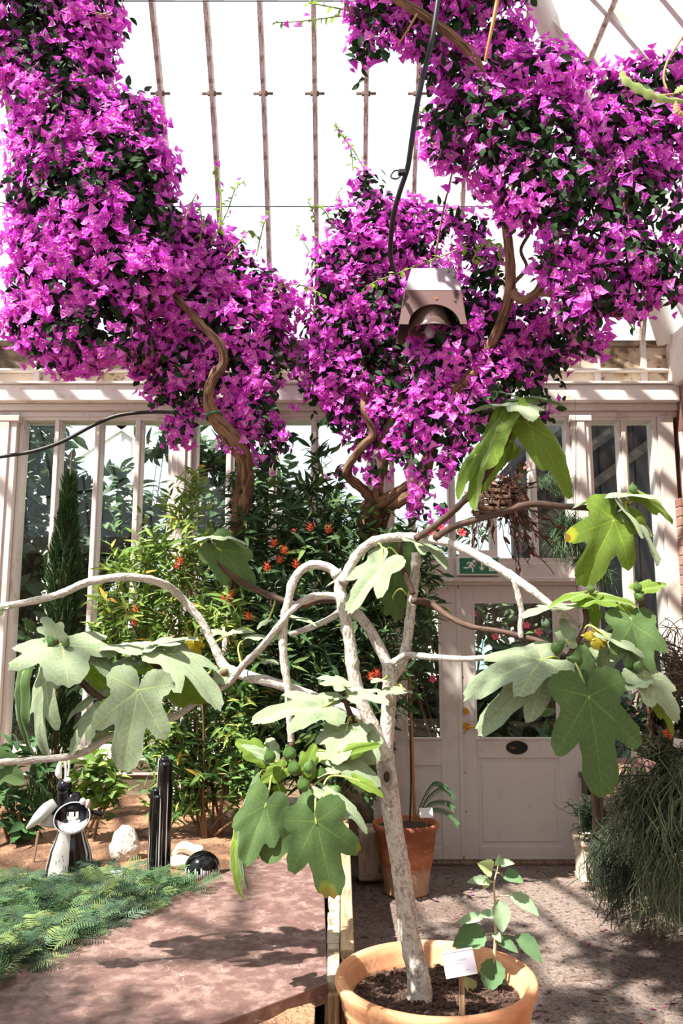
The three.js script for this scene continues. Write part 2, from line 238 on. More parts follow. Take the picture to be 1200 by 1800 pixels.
// the door and its side leaf
const door = struct('door_1', null);
{
  const y0 = 0.02, y1 = 1.975, zf = WZ + 0.02, zb = WZ - 0.03;
  const leaf = (x0, x1, gx0, gx1, gy0, gy1, py0, py1, tx) => {
    part('door_leaf', merge([
      bx(x0, gx0, y0, y1, zb, zf, 0.004), bx(gx1, x1, y0, y1, zb, zf, 0.004), bx(gx0, gx1, gy1, y1, zb, zf, 0.003), bx(gx0, gx1, py1, gy0, zb, zf, 0.003), bx(gx0, gx1, y0, py0, zb, zf, 0.003),
      bx(gx0, gx1, py0, py1, zb, zf - 0.012), bx(gx0 + 0.03, gx1 - 0.03, py0 + 0.03, py1 - 0.03, zb, zf - 0.006, 0.004),
      bx(gx0 - 0.012, gx0 + 0.006, gy0 - 0.012, gy1 + 0.012, zf - 0.01, zf + 0.008, 0.004), bx(gx1 - 0.006, gx1 + 0.012, gy0 - 0.012, gy1 + 0.012, zf - 0.01, zf + 0.008, 0.004), bx(gx0, gx1, gy1 - 0.006, gy1 + 0.012, zf - 0.01, zf + 0.008, 0.004), bx(gx0, gx1, gy0 - 0.012, gy0 + 0.006, zf - 0.01, zf + 0.01, 0.004),
    ]), M.paintClean, door);
    part('pane', new THREE.PlaneGeometry(gx1 - gx0, gy1 - gy0).translate((gx0 + gx1) / 2, (gy0 + gy1) / 2, WZ - 0.01), M.glassOld, door);
  };
  const gy0 = hy(1297), gy1 = hy(1060);
  leaf(0.385, 0.868, hx(714, 1180), hx(772, 1180), gy0, gy1, 0.10, hy(1345));
  leaf(0.876, 1.765, hx(834, 1180), hx(975, 1180), gy0, gy1, 0.11, hy(1332));
  part('door_frame', merge([bx(0.365, 0.385, 0, 1.99, WZ - 0.12, WZ + 0.04, 0.004), bx(1.765, 1.785, 0, 1.99, WZ - 0.12, WZ + 0.04, 0.004), bx(0.365, 1.785, 1.975, 2.0, WZ - 0.12, WZ + 0.05, 0.004)]), M.paintClean, door);
  part('cover_strip', bx(0.855, 0.885, 0.05, 1.95, zf, zf + 0.012, 0.003), M.paintClean, door);
  part('threshold', bx(0.365, 1.785, 0, 0.018, WZ - 0.15, WZ + 0.1, 0.004), M.greyWood, door);
  const at = (px, py) => P(px, py, 6.2), hnd = at(819, 1277), lock = at(818, 1250);
  part('door_handle', merge([new THREE.CylinderGeometry(0.026, 0.028, 0.012, 20).rotateX(Math.PI / 2).translate(hnd.x, hnd.y, zf + 0.006), new THREE.CylinderGeometry(0.009, 0.009, 0.05, 12).rotateX(Math.PI / 2).translate(hnd.x, hnd.y, zf + 0.03), wire([V(hnd.x, hnd.y, zf + 0.052), V(hnd.x + 0.03, hnd.y + 0.002, zf + 0.054), V(hnd.x + 0.075, hnd.y, zf + 0.05), V(hnd.x + 0.105, hnd.y - 0.003, zf + 0.046)], 0.0085, 10)]), M.brass, door);
  part('door_lock', merge([new THREE.CylinderGeometry(0.022, 0.024, 0.014, 20).rotateX(Math.PI / 2).translate(lock.x, lock.y, zf + 0.006), new THREE.CylinderGeometry(0.011, 0.011, 0.024, 12).rotateX(Math.PI / 2).translate(lock.x, lock.y, zf + 0.008)]), M.brass, door);
  for (const y of [0.35, 0.62, 0.9, 1.3, 1.7]) part('screw', new THREE.CylinderGeometry(0.006, 0.006, 0.004, 8).rotateX(Math.PI / 2).translate(0.895, y, zf + 0.001), M.greyWood, door);
}
// other walls, mostly out of the picture: low wall, posts, eave beam and glass
function glassWall(name, a, b, inX, inZ, lowMat) {
  const g = struct(name, null), len = a.distanceTo(b), dir = b.clone().sub(a).normalize(), alongX = Math.abs(dir.x) > 0.5, n = Math.round(len / 1.3);
  const box = (s0, s1, y0, y1, t0, t1) => { const p = a.clone().addScaledVector(dir, s0), q = a.clone().addScaledVector(dir, s1); return alongX ? bx(p.x, q.x, y0, y1, p.z + t0 * inZ, p.z + t1 * inZ) : bx(p.x + t0 * inX, p.x + t1 * inX, y0, y1, p.z, q.z); };
  part('low_wall', box(0, len, 0, 0.8, -0.2, 0.03), lowMat, g);
  part('eave_beam', box(0, len, EAVE - 0.6, EAVE, -0.15, 0.05), M.beam, g);
  part('frame', merge(Array.from({ length: n + 1 }, (_, i) => box(Math.max(0, i * len / n - 0.05), Math.min(len, i * len / n + 0.05), 0.8, EAVE - 0.6, -0.1, 0.03))), M.paint, g);
  for (let i = 0; i < n; i++) part('pane', box(i * len / n + 0.04, (i + 1) * len / n - 0.04, 0.79, EAVE - 0.59, -0.044, -0.04), M.glass, g);
  return g;
}
// the right side and the side behind the camera are solid plastered walls up to the eaves, on bands of brick
function solidWall(name, boxes, beam) { const g = struct(name, null); part('masonry', boxes, M.oldPlaster, g); part('eave_beam', beam, M.beam, g); }
M.oldPlaster = std({ roughness: 0.95, map: texture(512, 512, (u, v, n, f) => mix3(mix3([0.62, 0.52, 0.46], [0.5, 0.36, 0.31], smooth(f(u, v, 5, 5), 0.4, 0.62)), [0.36, 0.3, 0.25], smooth(f(u, v, 22, 4), 0.55, 0.8) * 0.6), { size: 2.2, seed: 63 }) });
solidWall('wall_right', bx(WX, WX + 0.25, 0, EAVE - 0.4, WZ - 0.2, FZ), bx(WX - 0.05, WX + 0.25, EAVE - 0.4, EAVE, WZ, FZ, 0.01));
solidWall('wall_front', bx(LX, WX, 0, EAVE - 0.4, FZ, FZ + 0.25), bx(LX, WX, EAVE - 0.4, EAVE, FZ - 0.05, FZ + 0.25, 0.01));
glassWall('wall_left', V(LX, 0, WZ), V(LX, 0, FZ), 1, 0, M.stained);
// roof: four curved glass slopes of one radius that meet on hips
const RR = 7, A0 = 23 * Math.PI / 180, CY = 1.165, RUN = 6.44;
const inset = (al) => RUN - RR * Math.cos(al), rise = (al) => CY + RR * Math.sin(al);
const ceiling = struct('ceiling', null);
{
  // side: [origin of the eave line, direction along it, direction inwards]
  const sides = { back: [V(WX, 0, WZ), V(-1, 0, 0), V(0, 0, 1)], right: [V(WX, 0, WZ), V(0, 0, 1), V(-1, 0, 0)], left: [V(LX, 0, FZ), V(0, 0, -1), V(1, 0, 0)], front: [V(LX, 0, FZ), V(1, 0, 0), V(0, 0, -1)] };
  const LEN = { back: WX - LX, front: WX - LX, right: FZ - WZ, left: FZ - WZ };
  const pt = (sd, s, al, out = 0) => { const [o, d, n] = sides[sd]; const k = inset(al) - out * Math.cos(al); return o.clone().addScaledVector(d, s).addScaledVector(n, k).setY(rise(al) + out * Math.sin(al)); };
  const rad = (d) => d * Math.PI / 180;
  const sMin = (al) => inset(al), hipAngle = (s) => { const c = (RUN - s) / RR; return s >= RUN ? Math.PI / 2 : Math.acos(Math.max(-1, Math.min(1, c))); };
  // a bar along the slope at s from angle a to b: w wide, depth deep, standing proud of the glass inwards
  const bar = (sd, s, a, b, w, depth) => {
    const [o, d, n] = sides[sd], k = 14, pos = [], uv = [], idx = [];
    for (let i = 0; i <= k; i++) { const al = lerp(a, b, i / k); [[-w, 0.02], [w, 0.02], [w * 0.8, -depth], [-w * 0.8, -depth]].forEach(([t, out], j) => { const p = pt(sd, s + t, al, out); pos.push(p.x, p.y, p.z); uv.push(j * 0.05, al * RR); }); }
    for (let i = 0; i < k; i++) for (let j = 0; j < 4; j++) { const p = i * 4 + j, q = i * 4 + (j + 1) % 4; idx.push(p, q, p + 4, q, q + 4, p + 4); }
    const g = tri(pos, uv, idx).toNonIndexed(); g.computeVertexNormals(); return g;
  };
  const pane = (sd, s0, s1, a, b, lift) => {   // a curved pane, cut by the hip
    const k = 4, pos = [], uv = [], idx = [], L = LEN[sd];
    for (let i = 0; i <= k; i++) { const al = lerp(a, b, i / k), m = sMin(al); for (const s of [Math.max(s0, m), Math.max(s1, m)]) { const p = pt(sd, Math.min(s, L - m), al, lift); pos.push(p.x, p.y, p.z); uv.push(s, al * RR); } }
    for (let i = 0; i < k; i++) { const p = i * 2; idx.push(p, p + 2, p + 1, p + 1, p + 2, p + 3); }
    return tri(pos, uv, idx);
  };
  const rows = [23, 30.2, 37.4, 44.6, 52, 60, 70, 80, 90].map(rad);
  // detailed slopes: back and right
  const sBars = { back: [], right: [] };
  for (let k = -9; k < 8; k++) sBars.back.push(WX - (-0.19 + 0.365 * k));
  for (let k = 0; k < 14; k++) sBars.right.push(0.05 + 0.4 * k);
  for (const sd of ['back', 'right']) {
    const bars = sBars[sd].sort((p, q) => p - q);
    for (const s of bars) { const top = Math.min(hipAngle(s), rad(89)); if (top > A0 + 0.02) part('glazing_bar', sd === 'back' ? bar(sd, s, A0, top, 0.019, 0.045) : bar(sd, s, A0, top, 0.024, 0.075), sd === 'back' ? M.sash : M.paint, ceiling); }
    const xs = [0, ...bars];
    for (let i = 0; i < xs.length - 1; i++) for (let j = 0; j < rows.length - 1; j++) if (hipAngle(xs[i + 1]) > rows[j] + 0.01) part('pane', pane(sd, xs[i], xs[i + 1], rows[j], Math.min(rows[j + 1], Math.max(rows[j] + 0.02, hipAngle(xs[i + 1]))), 0.004 * (j % 2)), M.glass, ceiling);
    const last = xs[xs.length - 1];
    part('roof_glass', mergeGeometries(rows.slice(0, -1).map((a, j) => pane(sd, last, LEN[sd], a, rows[j + 1], 0))), M.glass, ceiling);
    const coarse = []; for (let s = last + 0.73; s < LEN[sd] - 0.4; s += 0.73) { const top = Math.min(hipAngle(s), hipAngle(LEN[sd] - s), rad(89)); coarse.push(bar(sd, s, A0, top, 0.02, 0.05)); }
    part('glazing_bars', mergeGeometries(coarse), M.sash, ceiling, { kind: 'stuff' });
  }
  for (const sd of ['left', 'front']) {
    part('roof_glass', mergeGeometries(rows.slice(0, -1).map((a, j) => pane(sd, 0, LEN[sd], a, rows[j + 1], 0))), M.glass, ceiling);
    const coarse = []; for (let s = 0.73; s < LEN[sd] - 0.4; s += 0.73) coarse.push(bar(sd, s, A0, Math.min(hipAngle(s), hipAngle(LEN[sd] - s), rad(89)), 0.02, 0.05));
    part('glazing_bars', mergeGeometries(coarse), M.sash, ceiling, { kind: 'stuff' });
  }
  // hips
  const hip = (sx, sz) => { const pts = []; for (let i = 0; i <= 14; i++) { const al = lerp(A0, rad(88), i / 14), k = inset(al) + 0.06 * Math.cos(al); pts.push(V(sx > 0 ? WX - k : LX + k, rise(al) - 0.06 * Math.sin(al), sz > 0 ? FZ - k : WZ + k)); } return limb(pts, pts.map((_, i) => (sx > 0 && sz < 0 ? lerp(0.085, 0.03, Math.max(0, i - 7) / 7) : 0.03)), { seg: 8, div: 2 }); };
  part('hip_rib', hip(1, -1), M.paint, ceiling);
  part('hip_rib', hip(-1, -1), M.paint, ceiling); part('hip_rib', hip(1, 1), M.paint, ceiling); part('hip_rib', hip(-1, 1), M.paint, ceiling);
  // thin tie wires and lap clips under the back slope, purlins under the right one
  for (const al of [31.2, 42].map(rad)) { const s0 = inset(al) + 0.05; part('tie_wire', wire([pt('back', s0, al, -0.07), pt('back', (s0 + 9) / 2, al, -0.07), pt('back', 9, al, -0.07)], 0.0045, 6, 4), std({ color: 0x5d5a58, roughness: 0.6 }), ceiling); }
  for (const al of [37.6, 50].map(rad)) { const s0 = inset(al) + 0.03; part('purlin', wire([pt('right', s0, al, -0.06), pt('right', (s0 + 8) / 2, al, -0.06), pt('right', 8, al, -0.06)], 0.02, 8, 4), M.sash, ceiling); }
  for (const s of sBars.back) for (const al of [37.4].map(rad)) if (s > inset(al) + 0.1) { const p = pt('back', s, al, -0.03); part('lap_clip', merge([bx(p.x - 0.07, p.x + 0.07, p.y - 0.008, p.y + 0.008, p.z - 0.006, p.z + 0.006, 0.003), bx(p.x - 0.03, p.x + 0.03, p.y - 0.016, p.y + 0.016, p.z - 0.01, p.z + 0.01, 0.003)]), M.greyWood, ceiling); }
}
// drain pipe in the corner, behind the right edge
{
  const t = thing('wall_pipe', 'white painted pipe running up the brick corner beside the back windows', 'pipe', V(2.56, 0, WZ + 0.2));
  part('pipe', new THREE.CylinderGeometry(0.03, 0.03, 3.1, 14).translate(0, 1.56, 0), M.paint, t);
  for (const y of [0.9, 2.35]) part('bracket', merge([new THREE.CylinderGeometry(0.04, 0.04, 0.05, 14).translate(0, y, 0), bx(-0.02, 0.02, y - 0.02, y + 0.02, -0.1, 0)]), M.paint, t);
}
// exit sign above the door
{
  const a = P(803, 978, 6.12), b = P(880, 1011, 6.12), w = b.x - a.x, h = a.y - b.y, t = thing('exit_sign', 'green emergency exit sign with a white running figure and arrow above the door', 'sign', V((a.x + b.x) / 2, (a.y + b.y) / 2, -6.13));
  part('housing', merge([new RoundedBoxGeometry(w, h, 0.05, 2, 0.006).translate(0, 0, -0.03), bx(-w * 0.42, w * 0.46, h * 0.5, h * 0.5 + 0.05, -0.07, -0.02, 0.004), bx(-w * 0.3, w * 0.3, -h * 0.4, h * 0.4, -0.075, -0.05)]), M.white, t);
  const map = canvasTexture(512, 232, (c, W, H) => {
    c.fillStyle = '#0f7d59'; c.fillRect(0, 0, W, H); c.fillStyle = c.strokeStyle = '#f1efec'; c.lineCap = c.lineJoin = 'round';
    const ln = (lw, ...p) => { c.lineWidth = lw; c.beginPath(); c.moveTo(p[0], p[1]); for (let i = 2; i < p.length; i += 2) c.lineTo(p[i], p[i + 1]); c.stroke(); };
    c.beginPath(); c.arc(192, 46, 23, 0, 7); c.fill();
    ln(36, 158, 76, 138, 112); ln(18, 158, 72, 118, 62, 96, 88); ln(18, 170, 84, 178, 112, 200, 122); ln(23, 142, 120, 170, 150, 172, 198); ln(23, 136, 122, 112, 142, 60, 144);
    c.fillRect(280, 60, 22, 86); c.beginPath(); c.moveTo(250, 138); c.lineTo(332, 138); c.lineTo(291, 188); c.fill();
    c.fillRect(382, 46, 82, 148);
  });
  part('sign_face', new THREE.PlaneGeometry(w * 0.9, h * 0.84).translate(0.004, 0, -0.0035), std({ map, roughness: 0.35 }), t);
}
// oval plate on the door
{
  const p = P(908, 1314, 6.2), t = thing('door_plate', 'small black oval plate with faint gold marks fixed to the door', 'plate', V(p.x, p.y, WZ + 0.02));
  const rx = 0.078, ry = 0.046;
  part('plate', new THREE.CylinderGeometry(1, 1.03, 0.008, 40).rotateX(Math.PI / 2).scale(rx, ry, 1).translate(0, 0, 0.004), M.black, t);
  part('gold_mark', merge([[-0.048, 8], [-0.034, 11], [-0.022, 7], [-0.012, 4]].map(([x, k]) => bx(x - 0.004, x + 0.004, -0.0012 * k, 0.0009 * k, 0.008, 0.0088, 0.0003))), std({ color: 0x8a5a22, roughness: 0.5 }), t);
}
// ---------------------------------------------------------------- outside, seen through the panes
{
  const t = thing('garden_building', 'low white building with blue tinted windows seen through the panes above the door', 'building', V(1.2, 0, -10.5));
  const W = 2.6;
  part('wall', bx(-W, W, 0, 2.0, -1, 0), M.paintClean, t);
  part('cornice', merge([bx(-W, W, 2.32, 2.5, -1, 0.1, 0.01), bx(-W, W, 2.5, 2.56, -1, 0.16, 0.01), bx(-W, W, 2.0, 2.3, -1, -0.06)]), M.paint, t);
  for (let i = 0; i < 6; i++) {
    const x = -2.2 + i * 0.86, f = part('window', merge([bx(x - 0.3, x + 0.3, 0.9, 0.96, 0, 0.04), bx(x - 0.3, x + 0.3, 2.24, 2.3, 0, 0.04), bx(x - 0.3, x - 0.24, 0.9, 2.3, 0, 0.04), bx(x + 0.24, x + 0.3, 0.9, 2.3, 0, 0.04), bx(x - 0.02, x + 0.02, 0.9, 2.3, 0, 0.035)]), M.white, t);
    for (const s of [-1, 1]) part('pane', bx(x + s * 0.13 - 0.11, x + s * 0.13 + 0.11, 0.96, 2.24, 0.002, 0.01), std({ color: 0xa9cdd2, roughness: 0.1 }), f);
  }
}
{
  const t = thing('garden_shed', 'dark timber lean-to with slanting rafters behind the right window', 'shed', V(2.5, 0, -8.6));
  const dk = std({ color: 0x23262a, roughness: 0.8 }), rf = wood([0.36, 0.33, 0.3], [0.2, 0.17, 0.15], 71);
  for (let i = 0; i < 9; i++) part('plank', bx(-0.62 + i * 0.2, -0.43 + i * 0.2, 0, 4.9, -0.5, -0.42 + 0.006 * (i % 2), 0.005), dk, t);
  part('roof', bx(-0.9, 1.5, -0.03, 0.03, -0.1, 1.3).rotateZ(0.62).translate(0, 3.9, -0.4), dk, t);
  for (let i = 0; i < 3; i++) part('rafter', bx(-0.85, 1.3, -0.05, 0.05, 0, 0.07, 0.006).rotateZ(0.62).translate(0.1, 3.15 + i * 0.42, -0.35 + i * 0.3), rf, t);
  part('post', bx(0.1, 0.2, 0, 3.6, -0.3, -0.2, 0.006), rf, t);
}
{
  const t = thing('outer_glasshouse', 'white gabled frame of a neighbouring glasshouse behind the left window', 'glasshouse', V(-2.0, 0, -9.2));
  for (const x of [-1.3, -0.45, 0.4, 1.25]) part('post', bx(x - 0.06, x + 0.06, 0, 4.4, -0.05, 0.05, 0.01), M.white, t);
  part('rail', bx(-1.4, 1.4, 3.05, 3.13, -0.04, 0.04, 0.008), M.white, t);
  for (const s of [-1, 1]) part('rafter', bx(-0.05, 1.5, -0.06, 0.06, -0.04, 0.04, 0.01).rotateZ(s > 0 ? -0.6 : Math.PI + 0.6).translate(-0.5, 4.0, 0.05), M.white, t);
  for (let i = 0; i < 3; i++) part('pane', bx(-1.24 + 0.85 * i, -0.51 + 0.85 * i, 0.4, 3.04, -0.01, 0.0), M.glass, t);
  part('sill', bx(-1.4, 1.4, 0, 0.4, -0.08, 0.08, 0.01), M.white, t);
}
// ---------------------------------------------------------------- foliage tools
const EYEP = camera.position.clone(), UP = V(0, 1, 0);
const inFrame = (p) => { const q = p.clone().sub(EYEP); const c = Math.cos(PITCH), s = Math.sin(PITCH), a = q.y * s - q.z * c, v = q.y * c + q.z * s; return a > 0.2 && Math.abs(q.x / a * F) < 615 && Math.abs(v / a * F) < 915; };
function randDir(r) { const z = 2 * r() - 1, a = r() * 2 * Math.PI, k = Math.sqrt(1 - z * z); return V(k * Math.cos(a), z, k * Math.sin(a)); }
// blobs given as [px, py, radius in picture, distance] become balls in the place
// parts of the vines that bear more leaves than flowers
const leafier = [[190, 260, 70, 1.6], [240, 380, 50, 1.4], [110, 575, 45, 1.6], [190, 570, 40, 1.4], [455, 740, 55, 1.3], [350, 565, 30, 1], [660, 740, 55, 2.6], [690, 640, 50, 1.4], [935, 270, 60, 1.7], [980, 350, 40, 1.3], [1110, 360, 60, 2], [1120, 540, 40, 1.5], [640, 770, 30, 1.5]];
const balls = (list, d, squash = 0.85) => list.map(([px, py, r, dd]) => { const m = mpp(py, dd ?? d); return { c: P(px, py, dd ?? d), r: r * m, sq: squash, raw: r, flower: leafier.reduce((f, [x, y, R, k]) => (Math.hypot(px - x, py - y) < R ? f - k : f), 0) }; });
const blobDist = (b, p) => { const dx = p.x - b.c.x, dy = p.y - b.c.y, dz = (p.z - b.c.z) / b.sq; return Math.sqrt(dx * dx + dy * dy + dz * dz) / b.r; };
// many copies of a few shapes: those that show largest become parts, the rest one part of kind "stuff"
function scatter(t, name, geos, mats, items, most = 300, stuffName = name + '_mass') {
  for (const it of items) it.show = it.s / Math.max(0.3, it.p.distanceTo(EYEP)) * (inFrame(it.p) ? 1 : 0.01) * (it.front ?? 1);
  items.sort((a, b) => b.show - a.show);
  const o = t.position;
  items.slice(0, most).forEach((it) => { const m = part(name, geos[it.g ?? 0], mats[it.m ?? 0], t); m.position.copy(it.p).sub(o); m.quaternion.copy(it.q); m.scale.setScalar(it.s); });
  const rest = items.slice(most), groups = new Map();
  for (const it of rest) { const k = (it.g ?? 0) + ',' + (it.m ?? 0); if (!groups.has(k)) groups.set(k, []); groups.get(k).push(it); }
  const mt = new THREE.Matrix4(), sc = V(1, 1, 1);
  for (const [k, list] of groups) {
    const [g, m] = k.split(',').map(Number), im = lit(new THREE.InstancedMesh(geos[g], mats[m], list.length));
    list.forEach((it, i) => im.setMatrixAt(i, mt.compose(it.p.clone().sub(o), it.q, sc.setScalar(it.s))));
    im.name = stuffName; im.userData.kind = 'stuff'; t.add(im);
  }
}
// turn that lays +x along dir and keeps +y near up
function facing(dir, up, spin = 0) { const x = dir.clone().normalize(); let y = up.clone().sub(x.clone().multiplyScalar(up.dot(x))); if (y.lengthSq() < 1e-6) y = V(x.y, -x.x, 0.1); y.normalize(); const z = x.clone().cross(y), q = new THREE.Quaternion().setFromRotationMatrix(new THREE.Matrix4().makeBasis(x, y, z)); return spin ? q.multiply(new THREE.Quaternion().setFromAxisAngle(V(1, 0, 0), spin)) : q; }
const jitter = (r, k) => V(r() - 0.5, r() - 0.5, r() - 0.5).multiplyScalar(2 * k);

// ---------------------------------------------------------------- bougainvillea
// a flower: three pointed bracts round small cream blooms, axis +y, about 1 across
function flowerGeo(seed) {
  const r = rng(seed), gs = [], open = rr(r, 0.7, 1.15);
  const pos = [], uv = [], idx = [];
  for (let k = 0; k < 3; k++) {
    const a = k / 3 * 2 * Math.PI + rr(r, -0.2, 0.2), tilt = open + rr(r, -0.18, 0.18), L = rr(r, 0.5, 0.62), at = pos.length / 3;
    const prof = [0.03, 0.19, 0.25, 0.18, 0.075, 0.0];
    prof.forEach((w, i) => { const x = i / 5, up = Math.cos(tilt) * L * x - 0.05 * x * x + (i === 5 ? -0.05 : 0), out = Math.sin(tilt) * L * x + 0.1 * x * x * x; for (const s of [-1, 0, 1]) { const f = Math.abs(s) * w * 0.35, o = out - f * Math.cos(tilt), u = up + f * Math.sin(tilt); pos.push(Math.cos(a) * o - Math.sin(a) * s * w, u - 0.1, Math.sin(a) * o + Math.cos(a) * s * w); uv.push(0.2 + 0.1 * x, 0.5); } });
    for (let i = 0; i < 5; i++) for (let s = 0; s < 2; s++) { const p = at + i * 3 + s; if (i === 4) idx.push(p, p + 1, at + 16); else idx.push(p, p + 1, p + 3, p + 1, p + 4, p + 3); }
  }
  for (let k = 0; k < 2; k++) { // blooms
    const at = pos.length / 3, cx = rr(r, -0.09, 0.09), cz = rr(r, -0.09, 0.09), y = rr(r, 0.12, 0.24);
    for (let j = 0; j < 5; j++) { const h = j / 5 * 6.283; pos.push(cx + 0.065 * Math.cos(h), y, cz + 0.065 * Math.sin(h)); uv.push(0.8, 0.5); } pos.push(cx, y + 0.015, cz); uv.push(0.8, 0.5);
    for (let j = 0; j < 5; j++) idx.push(at + j, at + 5, at + (j + 1) % 5);
  }
  return tri(pos, uv, idx);
}
const bractMap = (c) => canvasTexture(64, 8, (g) => { g.fillStyle = c; g.fillRect(0, 0, 40, 8); g.fillStyle = '#f3e7a6'; g.fillRect(40, 0, 24, 8); });
const flowers = [1, 2, 3, 4].map((k) => flowerGeo(k * 91));
const bractM = ['#ec68e4', '#e65ade', '#f488ec', '#dc4ad6'].map((c) => phy({ map: bractMap(c), roughness: 0.96, transmission: 0.42, thickness: 0, specularIntensity: 0.3 }));
const bougLeaf = [blade([0.02, 0.24, 0.3, 0.27, 0.17, 0.0], { fold: 0.3, bend: 0.22 }), blade([0.02, 0.2, 0.28, 0.28, 0.16, 0.0], { fold: 0.15, bend: 0.35, twist: 0.4 })];
const bougLeafM = [leafy(0x2c4a26, 0.18, 0.95), leafy(0x24401f, 0.15, 0.95), leafy(0x7ea53a, 0.4, 0.95)];
function bougainvillea(t, blobs, seed, { flowerSize = 0.062, leafSize = 0.06, density = 1, patch = 0 } = {}) {
  const r = rng(seed), fl = [], lv = [], o = t.position;
  for (const b of blobs) {
    const area = 4 * Math.PI * b.r * b.r * 0.9, clusters = Math.max(3, Math.round(area / 0.0068 * density * (b.raw < 30 ? 0.8 : 1)));
    for (let k = 0; k < clusters; k++) {
      const n = randDir(r), lump = 1 + 0.22 * N3(b.c.x * 3 + n.x * 2.2 + seed, b.c.y * 3 + n.y * 2.2, n.z * 2.2), c = b.c.clone().add(V(n.x, n.y, n.z * b.sq).multiplyScalar(b.r * lump * rr(r, 0.84, 1.0)));
      if (blobs.some((q) => q !== b && blobDist(q, c) < 0.72)) continue;
      const m = N3(c.x * 2.3 + seed * 1.7, c.y * 2.3, c.z * 2.3) + 0.5 * N3(c.x * 5.5, c.y * 5.5 + seed, c.z * 5.5) + 0.20 * n.y - 0.10 * n.x + 0.1 * (b.flower ?? 0);
      const isFlower = m > -0.25 - patch, front = n.z > -0.1 ? 1 : 0.5;
      const num = isFlower ? 3 + Math.floor(r() * 4) : 1; 
      for (let i = 0; i < num; i++) {
        const p = c.clone().add(jitter(r, 0.05)), dir = n.clone().multiplyScalar(1.0).add(jitter(r, 0.6)).add(V(0, 0.22, 0.12));
        const q = facing(V(dir.y, -dir.x, 0.001), dir, 0); // +y along dir
        q.multiply(new THREE.Quaternion().setFromAxisAngle(UP, r() * 6.28));
        fl.push({ p, q, s: flowerSize * rr(r, 0.75, 1.15), g: Math.floor(r() * 4), m: Math.floor(r() * 4), front });
      }
      const leaves = isFlower ? 1 : 4;
      for (let i = 0; i < leaves; i++) {
        const p = c.clone().addScaledVector(n, isFlower ? rr(r, -0.09, -0.03) : rr(r, -0.05, 0.03)).add(jitter(r, 0.05));
        const dir = n.clone().multiplyScalar(0.5).add(jitter(r, 0.8)).add(V(0, -0.35, 0));
        lv.push({ p, q: facing(dir, n.clone().add(V(0, 0.6, 0)), rr(r, -0.6, 0.6)), s: leafSize * rr(r, 0.7, 1.15), g: Math.floor(r() * 2), m: Math.floor(r() * 2), front: isFlower ? 0.6 : front });
      }
    }
    // inner leaves and shaded twigs that close the mass
    const inner = Math.round(area / 0.0045);
    for (let k = 0; k < inner; k++) { const n = randDir(r), p = b.c.clone().add(V(n.x, n.y, n.z * b.sq).multiplyScalar(b.r * rr(r, 0.35, 0.82))); lv.push({ p, q: facing(randDir(r), randDir(r)), s: leafSize * rr(r, 0.8, 1.3), g: Math.floor(r() * 2), m: 1, front: 0.3 }); }
  }
  scatter(t, 'flower', flowers, bractM, fl, 300, 'flowers');
  scatter(t, 'leaf', bougLeaf, bougLeafM, lv, 300, 'leaves');
}
// slim shoots with pale young leaves and a few flowers
function shoots(t, list, seed, flowerShare = 0.3) {
  const r = rng(seed), fl = [], lv = [];
  for (const [pts, d, leafM] of list) {
    const w = pts.map(([x, y, dd]) => P(x, y, dd ?? d)), c = new THREE.CatmullRomCurve3(w), L = c.getLength(), n = Math.round(L / 0.028);
    part('shoot', rel(limb(w, w.map((_, i) => 0.0045 * (1 - 0.6 * i / w.length)), { seg: 5, div: 5 }), t), M.shoot, t);
    for (let i = 0; i < n; i++) {
      const u = (i + 0.5) / n, p = c.getPoint(u), tg = c.getTangent(u), side = randDir(r).cross(tg).normalize();
      if (r() < flowerShare * (1 - u * 0.75)) { const dir = side.add(V(0, 0.3, 0.3)), q = facing(V(dir.y, -dir.x, 0.001), dir); fl.push({ p: p.clone().addScaledVector(dir, 0.02), q, s: 0.055 * rr(r, 0.7, 1.1), g: Math.floor(r() * 4), m: Math.floor(r() * 4) }); }
      else lv.push({ p, q: facing(side.multiplyScalar(0.9).addScaledVector(tg, 0.5).add(V(0, -0.35, 0)), V(0, 1, 0.3), rr(r, -0.5, 0.5)), s: 0.05 * rr(r, 0.65, 1.2) * (1 - 0.3 * u), g: Math.floor(r() * 2), m: leafM ?? 2 });
    }
  }
  scatter(t, 'flower', flowers, bractM, fl, 200, 'flowers'); scatter(t, 'leaf', bougLeaf, bougLeafM, lv, 250, 'leaves');
}
M.shoot = std({ color: 0x8a9a52, roughness: 0.7 });
const pathOf = (list, d) => list.map(([x, y, r, dd]) => P(x, y, dd ?? d));
function woody(t, name, list, d, mat, opts = {}) { const pts = pathOf(list, d), radii = list.map(([x, y, r, dd]) => r * mpp(y, dd ?? d)); return part(name, rel(limb(pts, radii, { seg: 10, div: 6, bump: 0.25, ...opts }), t), mat, t); }

